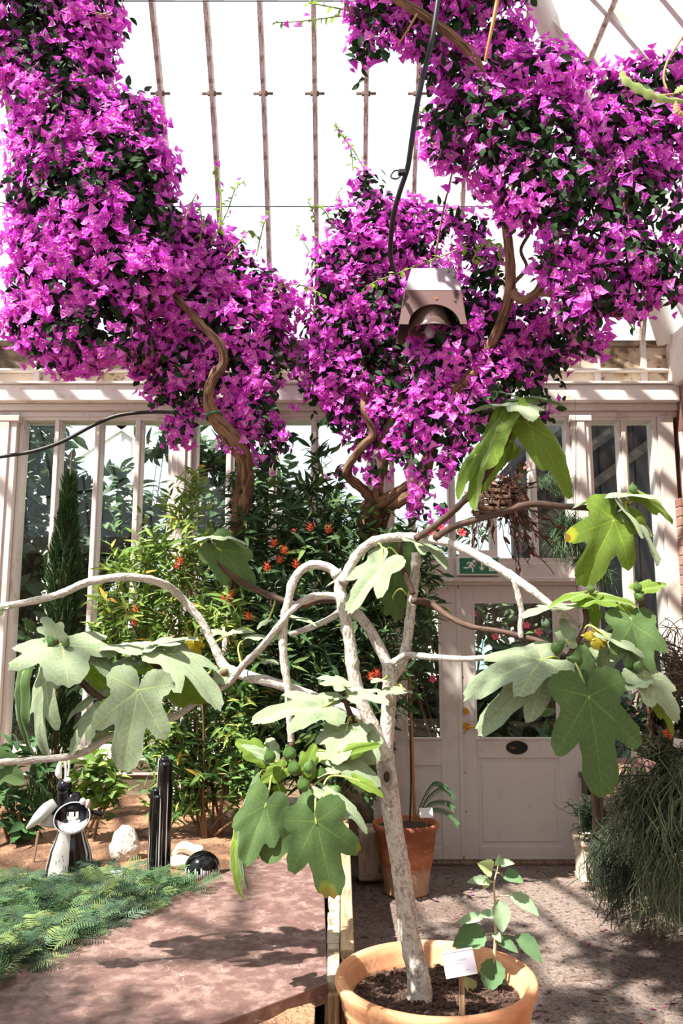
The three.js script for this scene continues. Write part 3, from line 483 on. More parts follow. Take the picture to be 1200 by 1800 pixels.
const bougLeft = thing('bougainvillea', 'magenta bougainvillea with a bent trunk, the plant on the left below the glass roof', 'bougainvillea', P(412, 1400, 5.3).setY(0.45), 'bougainvilleas under the glass roof');
woody(bougLeft, 'trunk', [[405, 1400, 13, 5.3], [412, 1150, 13, 5.3], [416, 990, 13, 5.25], [418, 930, 14, 5.2], [428, 860, 16, 5.1], [428, 805, 15, 5.0], [405, 768, 15, 4.9], [378, 735, 13, 4.82], [366, 700, 10, 4.76], [374, 664, 9, 4.72], [392, 640, 8, 4.7], [388, 608, 8, 4.68], [362, 580, 7, 4.72], [330, 545, 7, 4.8], [260, 470, 6, 4.85], [190, 330, 6, 4.8], [130, 170, 5, 4.75], [80, 20, 5, 4.7], [80, -60, 5, 4.65]], 5, M.vineBark, { knots: 14 });
woody(bougLeft, 'branch', [[300, 520, 6, 4.8], [220, 540, 6, 4.75], [120, 570, 5, 4.7]], 4.7, M.vineBark);
part('tie_band', rel(new THREE.TorusGeometry(14.5 * mpp(735, 4.8), 0.006, 8, 24).rotateX(Math.PI / 2 - 0.25).rotateZ(0.3).translate(...P(376, 732, 4.8).toArray()), bougLeft), std({ color: 0x1d6b4f, roughness: 0.6 }), bougLeft, { label: 'dark green tie band' });
bougainvillea(bougLeft, balls([
  [20, 20, 70], [70, 30, 70], [140, 40, 65], [190, 55, 32], [180, -10, 40], [45, 105, 55], [110, 130, 68], [165, 110, 40], [15, 120, 35], [75, 190, 58], [60, 240, 45],
  [130, 225, 85], [215, 225, 66], [255, 230, 40], [90, 290, 70], [190, 300, 95], [255, 300, 58], [120, 350, 90], [60, 345, 48], [85, 420, 75], [170, 410, 95], [235, 390, 70], [280, 390, 36], [50, 420, 30], [60, 500, 55], [130, 500, 95], [225, 480, 80], [275, 470, 45], [45, 565, 40], [105, 575, 70], [185, 570, 75], [100, 625, 38], [150, 630, 30], [70, 610, 30],
], 4.65).concat(balls([
  [320, 480, 66], [300, 425, 40], [345, 440, 45], [385, 455, 48], [340, 395, 30], [415, 500, 60], [465, 530, 50], [495, 545, 30], [285, 560, 62], [350, 560, 70], [420, 580, 75], [470, 600, 45], [260, 620, 42], [320, 640, 60], [400, 660, 62], [455, 660, 45], [285, 680, 34], [350, 690, 35], [440, 725, 46], [475, 765, 30], [420, 770, 30], [322, 755, 27], [335, 720, 24], [470, 800, 22], [310, 775, 14],
], 5.0)), 11, { flowerSize: 0.07 });
shoots(bougLeft, [[[[385, 400], [388, 350], [380, 300], [385, 285]], 4.75], [[[370, 430], [400, 370], [415, 330], [430, 318]], 4.8], [[[320, 400], [335, 360], [345, 340]], 4.6], [[[450, 450], [462, 400], [470, 372]], 4.8], [[[480, 510], [515, 500], [540, 505], [570, 520]], 4.85], [[[350, 430], [355, 390], [350, 360]], 4.75], [[[195, 20], [180, 25], [165, 20]], 4.5], [[[400, 450], [425, 420], [440, 405], [455, 420]], 4.8]], 31, 0.45);

bougainvillea(bougLeft, balls([[40, -90, 90], [150, -110, 90], [90, -220, 100], [-50, 60, 60], [-60, -60, 90]], 4.6), 17, { flowerSize: 0.066 });
bougainvillea(bougLeft, [[-1.25, 5, -0.6, 0.34], [-0.8, 5.1, -1.5, 0.36], [-1.55, 5, -1.75, 0.32], [-1.0, 5.1, -2.4, 0.36], [-1.8, 5.1, -2.6, 0.32], [-0.3, 5.2, -2.6, 0.34], [-0.4, 5.1, -0.7, 0.34], [-0.2, 5.1, -1.8, 0.36], [0.2, 5.3, -2.5, 0.32], [-3.1, 5, -0.5, 0.4], [-3.5, 5, -0.8, 0.4], [-2.75, 5.1, 0, 0.36], [-0.9, 5.1, 0.1, 0.34], [-1.5, 5.1, -0.2, 0.26], [-0.75, 5.05, -2.0, 0.36], [-0.45, 5.1, -2.2, 0.34], [-1.68, 5.0, -0.72, 0.17]].map(([x, y, z, q]) => ({ c: V(x, y, z), r: q, sq: 0.9, raw: 80 })), 19, { flowerSize: 0.066, density: 0.6 });
const bougMid = thing('bougainvillea', 'magenta bougainvillea with forking branches, the plant in the middle beside the lamp', 'bougainvillea', P(652, 1400, 5.45).setY(0.45), 'bougainvilleas under the glass roof');
woody(bougMid, 'trunk', [[650, 1400, 13, 5.45], [650, 1100, 14, 5.45], [648, 960, 16, 5.4], [648, 920, 19, 5.35], [655, 890, 21, 5.3], [668, 870, 17, 5.25]], 5.3, M.vineBark, { knots: 11, bump: 0.5 });
woody(bougMid, 'branch', [[658, 890, 10, 5.3], [640, 862, 9, 5.2], [612, 838, 8, 5.1], [610, 825, 8, 5.05], [625, 800, 7, 5.0], [640, 780, 7, 4.95], [655, 765, 6, 4.95], [640, 720, 6, 5.0], [640, 600, 5, 5.1], [650, 450, 4, 5.15]], 5.1, M.vineBark, { knots: 20 });
woody(bougMid, 'branch', [[664, 880, 9, 5.25], [666, 845, 8, 5.15], [676, 812, 7, 5.05], [672, 780, 6, 5.0], [700, 700, 5, 5.0], [720, 560, 5, 5.1]], 5.1, M.vineBark);
woody(bougMid, 'branch', [[668, 884, 11, 5.25], [695, 868, 10, 5.1], [722, 850, 8, 5.0], [745, 838, 7, 4.9], [760, 800, 7, 4.8]], 5.0, M.vineBark, { knots: 18 });
bougainvillea(bougMid, balls([
  [640, 320, 20], [648, 355, 28], [650, 400, 44], [600, 385, 22], [690, 385, 42], [725, 395, 46], [770, 400, 30], [610, 450, 48], [665, 450, 58], [730, 440, 42], [575, 470, 26], [590, 525, 50], [650, 530, 66], [715, 510, 42], [560, 575, 34], [615, 600, 62], [690, 590, 56], [545, 640, 36], [590, 665, 52], [660, 660, 62], [720, 650, 50], [550, 690, 26], [610, 725, 40], [670, 730, 50], [720, 715, 36], [640, 775, 28], [685, 780, 30], [600, 830, 16], [735, 890, 18], [660, 830, 22],
].concat([[610, 470, 50], [690, 480, 60], [760, 500, 50], [610, 580, 55], [700, 590, 60], [780, 580, 45], [640, 680, 55], [720, 690, 50], [570, 640, 40]].map((q) => [...q, 5.62])), 5.1), 23, { flowerSize: 0.06 });
shoots(bougMid, [[[[645, 310], [625, 270], [600, 235], [588, 212]], 5.1, 2], [[[605, 370], [590, 350], [600, 330]], 5.1], [[[570, 440], [555, 420], [552, 380], [540, 350]], 5.15], [[[575, 480], [550, 450], [530, 420], [520, 395]], 5.15], [[[580, 390], [570, 370], [550, 360]], 5.1], [[[545, 640], [530, 620], [520, 600]], 5.1], [[[620, 300], [615, 260], [590, 225]], 5.1], [[[560, 560], [545, 540], [548, 510], [540, 495]], 5.1]], 37, 0.3);

const bougRight = thing('bougainvillea', 'magenta bougainvillea hanging over the right side below the curved roof bars', 'bougainvillea', P(672, 1400, 5.6).setY(0.45), 'bougainvilleas under the glass roof');
woody(bougRight, 'trunk', [[672, 1400, 8, 5.6], [670, 1100, 8, 5.6], [668, 960, 9, 5.5], [678, 900, 10, 5.3], [712, 876, 10, 5.05], [742, 858, 10, 4.8], [752, 805, 10, 4.7], [768, 745, 10, 4.6], [795, 695, 10, 4.5], [822, 668, 10, 4.45], [860, 610, 9, 4.4], [895, 520, 9, 4.2], [896, 460, 9, 4.1], [888, 390, 8, 4.05], [876, 325, 8, 4.0], [862, 230, 8, 3.9], [843, 120, 8, 3.8], [800, 68, 8, 3.75], [740, 25, 8, 3.7], [690, -5, 7, 3.7]], 4.5, M.vineBark, { knots: 12 });
woody(bougRight, 'branch', [[897, 510, 8, 4.2], [920, 528, 8, 4.1], [942, 515, 8, 4.05], [958, 490, 7, 4.0], [970, 450, 7, 3.95], [1010, 448, 6, 3.95], [1080, 400, 6, 3.9], [1120, 260, 5, 3.9], [1170, 150, 4, 3.9]], 4, M.vineBark, { knots: 25 });
woody(bougRight, 'branch', [[942, 515, 6, 4.05], [990, 520, 6, 4.0], [1040, 545, 6, 4.0], [1110, 550, 5, 3.95], [1160, 510, 4, 3.9]], 4, M.vineBark);
woody(bougRight, 'branch', [[900, 500, 4, 4.2], [925, 470, 3, 4.2], [915, 440, 3, 4.2], [930, 410, 3, 4.2]], 4.2, M.vineBark);
woody(bougRight, 'branch', [[876, 325, 6, 4.0], [930, 280, 6, 3.95], [990, 180, 5, 3.9]], 4, M.vineBark);
bougainvillea(bougRight, balls([
  [655, 25, 42], [640, 85, 30], [700, 60, 34], [690, 10, 40], [740, 20, 40], [760, 85, 34], [800, 20, 42], [850, 25, 48], [895, 60, 36], [800, 120, 46], [760, 140, 22], [770, 265, 30], [790, 215, 44], [840, 190, 62], [800, 280, 32], [850, 120, 46], [900, 150, 58], [960, 140, 62], [1005, 140, 34], [890, 235, 72], [960, 235, 78], [1015, 215, 42], [860, 300, 44], [930, 320, 64], [990, 310, 72], [970, 380, 44], [905, 370, 32], [1010, 380, 40],
  [1085, 165, 42], [1130, 150, 46], [1180, 130, 45], [1150, 210, 50], [1080, 230, 50], [1120, 280, 62], [1060, 300, 42], [1185, 230, 46], [1070, 360, 50], [1130, 350, 50], [1170, 310, 34], [1180, 380, 18], [1040, 440, 46], [1000, 430, 32], [1095, 450, 60], [1150, 460, 48], [1190, 470, 34], [1060, 510, 50], [1115, 520, 42], [1170, 510, 28], [1000, 500, 36], [960, 450, 26], [1010, 545, 34], [1050, 560, 22], [1250, 190, 60], [1270, 300, 60], [1250, 430, 60],
], 3.9).concat(balls([
  [765, 600, 38], [760, 650, 30], [820, 560, 58], [845, 500, 36], [800, 620, 52], [870, 590, 54], [930, 570, 50], [985, 590, 46], [1030, 600, 32], [860, 660, 48], [920, 650, 46], [965, 650, 28], [830, 440, 28], [860, 470, 26], [830, 400, 26], [800, 390, 18],
  [755, 700, 36], [725, 745, 32], [710, 790, 26], [770, 760, 44], [820, 720, 46], [820, 790, 28], [780, 815, 26], [735, 830, 18], [740, 860, 12], [860, 730, 30], [940, 690, 26], [950, 730, 20], [775, 890, 14],
], 4.5)), 47, { flowerSize: 0.064 });
bougainvillea(bougRight, balls([[720, -80, 90], [860, -80, 90], [800, -200, 110], [960, -110, 60], [640, -120, 70]], 3.8), 49, { flowerSize: 0.064 });
shoots(bougRight, [[[[700, 10], [640, 22], [570, 32], [520, 38], [480, 40]], 3.9], [[[820, 430], [790, 445], [750, 460], [700, 480], [660, 495], [635, 510]], 4.1, 2], [[[830, 460], [840, 440], [870, 420]], 4.1, 2], [[[620, 20], [560, 8], [540, 5]], 3.9], [[[760, 250], [745, 200], [730, 195]], 3.9], [[[1000, 575], [1015, 600], [1020, 570]], 4.2, 0], [[[1100, 560], [1115, 580], [1110, 560]], 3.9, 0], [[[850, 420], [880, 440], [870, 480]], 4.2]], 53, 0.3);

// ---------------------------------------------------------------- shrubs of many leaves
const lance = [blade([0.015, 0.08, 0.105, 0.085, 0.05, 0.0], { fold: 0.3, bend: 0.15 }), blade([0.015, 0.075, 0.1, 0.085, 0.045, 0.0], { fold: 0.2, bend: 0.3, twist: 0.5 })];
const broad = [blade([0.03, 0.18, 0.24, 0.2, 0.1, 0.0], { fold: 0.25, bend: 0.2 }), blade([0.03, 0.16, 0.22, 0.2, 0.12, 0.0], { fold: 0.35, bend: 0.3, twist: 0.3 })];
function shrub(t, blobs, seed, { leafSize = 0.09, per = 0.0022, geos = lance, mats, pick = null, twigs = 40, twigM = M.vineBark, most = 300, droop = 0.1, root = null } = {}) {
  const r = rng(seed), lv = [], base = root ?? t.position;
  for (const b of blobs) {
    const vol = 4 / 3 * Math.PI * b.r ** 3 * b.sq, n = Math.round(Math.min(4 * Math.PI * b.r * b.r / per, 1200)), sprays = Math.max(4, Math.round(n / 9));
    for (let k = 0; k < sprays; k++) {
      const dir = randDir(r), c = b.c.clone().add(V(dir.x, dir.y, dir.z * b.sq).multiplyScalar(b.r * Math.pow(r(), 0.4))), ax = dir.clone().multiplyScalar(0.6).add(V(0, 0.8, 0)).add(jitter(r, 0.5)).normalize();
      for (let i = 0; i < 9; i++) {
        const side = randDir(r).cross(ax).normalize(), p = c.clone().addScaledVector(ax, (i - 4) * leafSize * 0.2), d = side.add(ax.clone().multiplyScalar(0.7)).add(V(0, -droop, 0));
        lv.push({ p, q: facing(d, ax, rr(r, -0.5, 0.5)), s: leafSize * rr(r, 0.7, 1.2), g: Math.floor(r() * geos.length), m: pick ? pick(p, r) : Math.floor(r() * mats.length), front: dir.z > 0 ? 1 : 0.4 });
      }
    }
  }
  scatter(t, 'leaf', geos, mats, lv, most, 'leaves');
  for (let k = 0; k < twigs; k++) { const b = blobs[Math.floor(r() * blobs.length)], e = b.c.clone().add(jitter(r, b.r * 0.6)), s = base.clone().add(V(rr(r, -0.08, 0.08), 0, rr(r, -0.08, 0.08))), m = s.clone().lerp(e, 0.55).add(jitter(r, 0.09)); m.y += 0.08; part('branch', rel(limb([s, m, e], [0.009, 0.006, 0.002], { seg: 6, div: 4, seed: k }), t), twigM, t); }
}
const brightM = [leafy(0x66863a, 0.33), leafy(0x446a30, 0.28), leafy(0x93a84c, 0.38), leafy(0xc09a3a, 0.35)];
const darkM = [leafy(0x3f5d34, 0.25, 0.9), leafy(0x2f4d2b, 0.22, 0.9), leafy(0x65803f, 0.3, 0.9)];
const spikeGeo = (() => { const gs = []; for (let k = 0; k < 26; k++) { const a = k * 2.4, y = k / 26 * 0.7, e = 0.5 + 0.7 * Math.random(); gs.push(new THREE.ConeGeometry(0.02, 0.34, 4).translate(0, 0.17, 0).rotateZ(-e).rotateY(a).translate(0, y * 0.5, 0)); } return merge(gs); })();
const orange = [std({ color: 0xd0562f, roughness: 0.8 }), std({ color: 0xb8432a, roughness: 0.8 })];
{
  const t = thing('shrub', 'bright yellow-green narrow-leaved shrub with orange flower heads in front of the left window', 'shrub', P(372, 1425, 5.0).setY(0.45));
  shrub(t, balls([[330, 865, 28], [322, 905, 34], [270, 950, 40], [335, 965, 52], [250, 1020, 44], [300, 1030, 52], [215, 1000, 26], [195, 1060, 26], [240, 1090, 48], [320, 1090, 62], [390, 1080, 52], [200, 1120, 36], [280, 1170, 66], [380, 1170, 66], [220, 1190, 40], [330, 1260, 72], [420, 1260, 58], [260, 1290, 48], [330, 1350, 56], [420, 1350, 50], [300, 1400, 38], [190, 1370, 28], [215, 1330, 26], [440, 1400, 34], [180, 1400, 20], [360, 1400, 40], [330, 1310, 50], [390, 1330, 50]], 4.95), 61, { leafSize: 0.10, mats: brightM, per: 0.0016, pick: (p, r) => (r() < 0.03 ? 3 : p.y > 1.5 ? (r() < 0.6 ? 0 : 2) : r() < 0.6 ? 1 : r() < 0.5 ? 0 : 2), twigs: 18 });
  for (const [x, y] of [[320, 992], [310, 1000], [392, 1055], [240, 1075], [238, 1100], [300, 1130], [330, 1145]]) { const p = P(x, y, 4.75), m = part('flower_head', spikeGeo, orange[x % 2], t); m.position.copy(p).sub(t.position); m.rotation.set(0.3, x, 0.5); m.scale.setScalar(0.09); }
}
{
  const t = thing('shrub', 'dark green oleander-like shrub with orange-red flower heads behind the fig branches', 'shrub', P(560, 1425, 5.2).setY(0.45));
  shrub(t, balls([[450, 885, 44], [510, 930, 48], [430, 950, 44], [470, 1000, 56], [550, 980, 56], [610, 950, 48], [590, 890, 30], [545, 850, 26], [560, 800, 16], [690, 950, 44], [640, 1010, 56], [550, 1060, 66], [470, 1090, 64], [720, 1010, 42], [690, 1070, 52], [620, 1110, 64], [540, 1160, 72], [460, 1190, 66], [630, 1200, 66], [740, 1040, 24], [680, 1150, 46], [560, 1260, 70], [480, 1290, 64], [640, 1290, 52], [560, 1350, 52], [470, 1370, 46], [630, 1360, 36], [690, 1230, 26], [745, 1090, 18]], 5.2), 67, { leafSize: 0.125, mats: darkM, per: 0.0019, pick: (p, r) => (r() < 0.2 ? 2 : r() < 0.5 ? 1 : 0), twigs: 22, droop: 0.2 });
  for (const [x, y] of [[480, 962], [502, 975], [492, 990], [470, 1005], [520, 1000], [404, 1055], [402, 1065], [440, 1090], [650, 1195], [665, 1193], [545, 935], [576, 938]]) { const p = P(x, y, 4.85), m = part('flower_head', spikeGeo, orange[x % 2], t); m.position.copy(p).sub(t.position); m.rotation.set(0.4, x, 0.3); m.scale.setScalar(0.11); }
}
// columnar cypress
{
  const d = 5.35, base = P(92, 1400, d).setY(0.45), t = thing('cypress', 'slim dark columnar cypress standing in the bed before the left window', 'cypress', base);
  part('trunk', limb([V(0, 0, 0), V(0, 1.1, 0), V(0.01, 2.35, 0)], [0.025, 0.018, 0.006]), M.vineBark, t);
  const spray = (() => { const gs = []; for (let k = 0; k < 7; k++) gs.push(new THREE.ConeGeometry(0.05, 0.6, 4).translate(0, 0.3, 0).rotateZ((k % 3 - 1) * 0.35).rotateY(k * 0.9).translate(0, k * 0.07, 0)); return merge(gs); })();
  const r = rng(71), items = [], top = P(95, 843, d).y - base.y;
  for (let i = 0; i < 2600; i++) { const u = r(), y = u * top, R = (0.115 + 0.012 * Math.sin(y * 9)) * Math.pow(Math.sin(Math.min(1, (1 - u) * 1.6 + 0.05) * 1.57), 0.8), a = r() * 6.28, k = Math.sqrt(rr(r, 0.3, 1)), p = base.clone().add(V(Math.cos(a) * R * k, y, Math.sin(a) * R * k * 0.9)); const dir = V(Math.cos(a) * 0.35, 1, Math.sin(a) * 0.35).add(jitter(r, 0.2)); items.push({ p, q: facing(V(dir.y, -dir.x, 0.01), dir), s: rr(r, 0.06, 0.1), m: Math.floor(r() * 2), front: Math.sin(a) > 0 ? 1 : 0.3 }); }
  scatter(t, 'spray', [spray], [leafy(0x3c5a2a, 0.15), leafy(0x2b4622, 0.15)], items, 300, 'sprays');
}
// shrubs outside the panes
const outM = [leafy(0x3c5a3c, 0.22, 0.75, { specularIntensity: 1 }), leafy(0x31502f, 0.2, 0.7, { specularIntensity: 1 }), leafy(0x56763f, 0.3, 0.8)];
const outside = (label, list, d, seed, o = {}) => { const b = balls(list, d, 0.7), x = b.reduce((s, q) => s + q.c.x, 0) / b.length, t = thing('garden_shrub', label, 'shrub', V(x, 0, -d), 'shrubs outside the panes'); shrub(t, b, seed, { leafSize: 0.16, geos: broad, mats: outM, per: 0.0055, twigs: 14, ...o }); return t; };
outside('tall dark glossy shrub outside the far left panes, beside the post', [[0, 760, 60], [60, 780, 55], [40, 880, 80], [50, 990, 90], [40, 1110, 100], [50, 1220, 90], [90, 840, 30], [-40, 1000, 90], [60, 1300, 70]], 7.1, 81);
outside('dark glossy shrub outside the middle panes of the left window', [[140, 850, 34], [130, 920, 55], [200, 930, 55], [250, 900, 40], [150, 1010, 70], [230, 1000, 70], [150, 1110, 80], [240, 1110, 80], [200, 1210, 90], [190, 1300, 70], [225, 840, 20], [290, 780, 26], [300, 740, 22]], 7.3, 83);
outside('dark leafy shrub outside the window behind the bougainvillea trunks', [[360, 800, 50], [330, 900, 50], [400, 880, 70], [470, 860, 50], [520, 900, 40], [580, 920, 46], [520, 980, 60], [430, 980, 80], [600, 1000, 60], [480, 1090, 90], [600, 1100, 80], [380, 1080, 80], [480, 1210, 90], [600, 1220, 80]], 7.4, 87);
{
  const t = outside('flowering shrub with pink-red blooms outside the glass of the door', [[760, 1100, 60], [730, 1190, 60], [840, 1090, 36], [930, 1080, 60], [900, 1200, 90], [800, 1250, 80], [970, 1140, 60], [980, 1260, 80], [880, 1290, 70], [720, 1270, 60], [960, 1060, 40], [680, 1080, 60], [740, 1020, 40]], 7.5, 91);
  const pink = std({ color: 0xe0506a, roughness: 0.7 }), petal = merge([0, 1, 2, 3, 4].map((k) => new THREE.SphereGeometry(0.5, 8, 6).scale(0.7, 0.25, 0.5).translate(0.35, 0, 0).rotateZ(0.4).rotateY(k * 1.257)));
  for (const [x, y] of [[946, 1112], [925, 1100], [985, 1095], [870, 1120], [760, 1195], [790, 930], [830, 1080]]) { const p = P(x, y, 7.0), m = part('bloom', petal, pink, t); m.position.copy(p).sub(t.position); m.rotation.set(1.2, x, 0); m.scale.setScalar(0.055); }
}
{
  const t = thing('hibiscus', 'leafy plant with red blooms outside the panes above the door sign', 'shrub', V(1.0, 0, -7.2));
  shrub(t, balls([[800, 960, 30], [770, 930, 30], [690, 960, 40], [835, 940, 20], [780, 1000, 30]], 7.2), 93, { geos: broad, mats: outM, leafSize: 0.1, per: 0.006, twigs: 12, root: V(1.0, 0, -7.2) });
  const red = std({ color: 0xd8323c, roughness: 0.7 }), petal = merge([0, 1, 2, 3, 4].map((k) => new THREE.SphereGeometry(0.5, 8, 6).scale(0.75, 0.2, 0.55).translate(0.4, 0, 0).rotateZ(0.5).rotateY(k * 1.257)));
  for (const [x, y] of [[812, 938], [775, 928], [757, 938], [668, 920], [520, 936]]) { const p = P(x, y, 7.05), m = part('bloom', petal, red, t); m.position.copy(p).sub(t.position); m.rotation.set(1.3, x, 0); m.scale.setScalar(0.06); }
}
{
  const t = thing('boundary_hedge', 'tall dark hedge at the far end of the garden behind the panes', 'hedge', V(0, 0, -15)), r = rng(97), items = [];
  for (let i = 0; i < 5200; i++) { const x = rr(r, -13, 10), y = rr(r, 0, 2.5 + 0.7 * N3(x * 0.6, 3, 1)), p = V(x, y, -15 + rr(r, -0.4, 0.4) + 0.3 * N3(x, y, 4)); items.push({ p, q: facing(randDir(r), V(0, 0.6, 1)), s: rr(r, 0.25, 0.4), g: Math.floor(r() * 2), m: Math.floor(r() * 3) }); }
  scatter(t, 'leaf', broad, outM, items, 40, 'leaves');
}
// ---------------------------------------------------------------- the potted fig
const potC = P(765, 1712, 2.72), RIM = potC.y, potR = 0.307;
{
  const t = thing('terracotta_pot', 'large round terracotta pot with a thick ridged rim holding the fig tree', 'pot', V(potC.x, 0, potC.z));
  const h = RIM;
  part('pot_body', lathe([[0, 0], [0.205, 0], [0.215, 0.012], [0.262, h - 0.16], [0.272, h - 0.135], [0.27, h - 0.125], [0.28, h - 0.11], [0.278, h - 0.098], [0.287, h - 0.085], [0.284, h - 0.07], [0.292, h - 0.06], [0.296, h - 0.045], [0.305, h - 0.03], [0.309, h - 0.014], [0.305, h - 0.003], [0.295, h], [0.283, h - 0.003], [0.274, h - 0.012], [0.268, h - 0.03], [0.262, h - 0.06], [0.258, h - 0.062], [0.25, h - 0.13], [0, h - 0.14]], 72), M.terracotta, t);
  uvm(t.children[0].geometry);
  const r = rng(3), soil = new THREE.CircleGeometry(0.258, 48, 0).rotateX(-Math.PI / 2), g = new THREE.RingGeometry(0.001, 0.258, 64, 24).rotateX(-Math.PI / 2), p = g.attributes.position;
  for (let i = 0; i < p.count; i++) p.setY(i, 0.012 * N3(p.getX(i) * 14, 1, p.getZ(i) * 14) + 0.009 * N3(p.getX(i) * 45, 2, p.getZ(i) * 45));
  g.computeVertexNormals(); part('potting_soil', uvm(g.translate(0, h - 0.068, 0)), M.darkSoil, t);
  const crumb = new THREE.IcosahedronGeometry(0.006, 0), items = [];
  for (let i = 0; i < 900; i++) { const a = r() * 6.28, k = 0.25 * Math.sqrt(r()); items.push(V(Math.cos(a) * k, h - 0.064, Math.sin(a) * k)); }
  const im = lit(new THREE.InstancedMesh(crumb, M.darkSoil, items.length)), m4 = new THREE.Matrix4(), q = new THREE.Quaternion();
  items.forEach((v, i) => im.setMatrixAt(i, m4.compose(v, q.setFromAxisAngle(randDir(r), r() * 6), V(1, 0.7, 1).multiplyScalar(rr(r, 0.5, 1.5))))); im.name = 'soil_crumbs'; im.userData.kind = 'stuff'; t.add(im);
}
const fig = thing('fig_tree', 'young potted fig tree with a pale grey trunk, arching branches and large lobed leaves', 'fig tree', V(P(738, 1765, 2.72).x, 0.466, -2.72));
const twigPoints = [];
const back = (x, y, d) => d + 0.24 * smooth(500 - x, 0, 120) * smooth(y, 1000, 1060);   // the left limbs lean away from the camera
{
  const add = (name, raw, d, mat, o = {}) => { const list = raw.map(([x, y, q, dd]) => [x, y, q, back(x, y, dd ?? d)]); woody(fig, name, list, d, mat, { bump: 0.14, knots: 0, div: 8, ...o }); new THREE.CatmullRomCurve3(pathOf(list, d)).getSpacedPoints(30).forEach((p) => twigPoints.push(p)); };
  const D = 2.72, B = M.figBark, T = M.figTwig;
  add('trunk', [[739, 1775, 23], [735, 1715, 20], [722, 1660, 18], [714, 1600, 17.5], [703, 1520, 16.5], [690, 1440, 16], [684, 1390, 17], [678, 1345, 17], [676, 1315, 14]], D, B, { seg: 16, bump: 0.1 });
  add('branch', [[678, 1335, 13], [660, 1290, 12], [640, 1245, 11.5], [622, 1190, 11.5], [616, 1140, 10.5], [606, 1085, 10.5], [598, 1040, 10.5], [595, 1015, 10.5], [590, 1003, 10]], 2.7, B, { knots: 60 });
  add('branch', [[594, 1012, 9], [578, 998, 8], [552, 993, 8], [530, 1002, 8], [514, 1025, 7.5], [506, 1060, 7.5], [499, 1090, 7.5], [497, 1130, 7], [499, 1165, 7], [506, 1210, 6.5], [509, 1260, 6.5], [512, 1310, 6]], 2.62, B, { knots: 70 });
  add('branch', [[677, 1330, 13], [681, 1270, 13], [684, 1220, 12.5], [684, 1185, 13], [682, 1165, 12]], 2.72, B);
  add('branch', [[684, 1175, 10], [668, 1140, 10], [648, 1105, 9.5], [628, 1080, 9], [612, 1070, 8], [575, 1090, 5.5], [540, 1105, 5], [508, 1115, 4]], 2.76, B);
  add('branch', [[686, 1195, 9], [705, 1170, 9], [715, 1130, 8.5], [721, 1080, 8.5], [727, 1030, 8], [730, 995, 8], [731, 972, 8]], 2.75, B, { knots: 65 });
  add('branch', [[690, 1165, 6], [715, 1152, 6, 2.68], [760, 1155, 5.5, 2.62], [820, 1158, 5, 2.55], [890, 1152, 5, 2.48], [960, 1140, 5, 2.42], [1010, 1130, 4.5, 2.38], [1060, 1120, 4, 2.36]], 2.6, B);
  add('branch', [[726, 1056, 6], [755, 1060, 6, 2.7], [790, 1085, 5.5, 2.64], [830, 1102, 5, 2.56], [890, 1112, 5, 2.48], [960, 1132, 5, 2.4], [985, 1150, 5, 2.36]], 2.6, T);
  add('branch', [[602, 1025, 8], [612, 1002, 8.5], [632, 970, 8.5], [662, 950, 8.5], [705, 944, 8], [755, 948, 8, 2.62], [800, 958, 8, 2.56], [850, 983, 8, 2.5], [900, 1014, 8, 2.44], [945, 1046, 7, 2.4], [985, 1078, 6, 2.38], [1020, 1100, 4, 2.36]], 2.68, B, { knots: 75 });
  add('branch', [[904, 1018, 5.5], [910, 1045, 5.5], [917, 1080, 5], [914, 1100, 5], [916, 1122, 4.5]], 2.43, B, { knots: 120 });
  add('branch', [[730, 947, 6], [770, 920, 6, 2.62], [805, 890, 6, 2.58], [838, 855, 6, 2.55], [862, 822, 6, 2.53], [884, 785, 5.5, 2.52], [900, 752, 5, 2.5], [910, 726, 4.5, 2.5]], 2.6, T, { knots: 90 });
  add('branch', [[765, 945, 6], [800, 925, 6, 2.56], [860, 907, 6, 2.5], [905, 893, 6.5, 2.46], [935, 886, 6, 2.44], [990, 890, 5.5, 2.42], [1040, 893, 5.5, 2.4], [1085, 892, 5, 2.38], [1105, 885, 4, 2.36]], 2.5, T, { knots: 80 });
  add('branch', [[640, 1262, 9], [600, 1245, 9, 2.72], [550, 1225, 9, 2.72], [490, 1203, 9, 2.7], [430, 1187, 9, 2.68], [395, 1172, 9, 2.66], [378, 1140, 7, 2.66], [352, 1090, 7, 2.66], [318, 1050, 7, 2.66], [280, 1024, 7, 2.64], [225, 1014, 7, 2.62], [160, 1022, 7, 2.58], [100, 1046, 6.5, 2.55], [40, 1060, 6, 2.5], [-20, 1070, 6, 2.45]], 2.72, B, { knots: 70 });
  add('branch', [[600, 1050, 6.5], [575, 1047, 6.5], [540, 1052, 6, 2.66], [512, 1072, 6, 2.62], [492, 1098, 6, 2.6], [462, 1135, 6, 2.6], [425, 1172, 6, 2.6], [400, 1202, 6, 2.6], [360, 1222, 6, 2.58], [310, 1258, 6, 2.55], [255, 1275, 6, 2.52], [190, 1298, 6, 2.5], [140, 1325, 6, 2.48], [60, 1336, 6, 2.45], [-20, 1342, 6, 2.4]], 2.7, B, { knots: 70 });
  add('branch', [[598, 1056, 6], [560, 1055, 5.5], [530, 1064, 5.5], [500, 1056, 5.5, 2.72], [445, 1034, 5.5, 2.72], [405, 1010, 5, 2.72], [380, 985, 4.5, 2.72], [366, 950, 4, 2.72]], 2.72, T);
  add('twig', [[400, 1182, 6], [330, 1198, 6.5], [285, 1180, 6, 2.56], [262, 1158, 5, 2.54], [245, 1145, 4, 2.52]], 2.6, T, { knots: 90 });
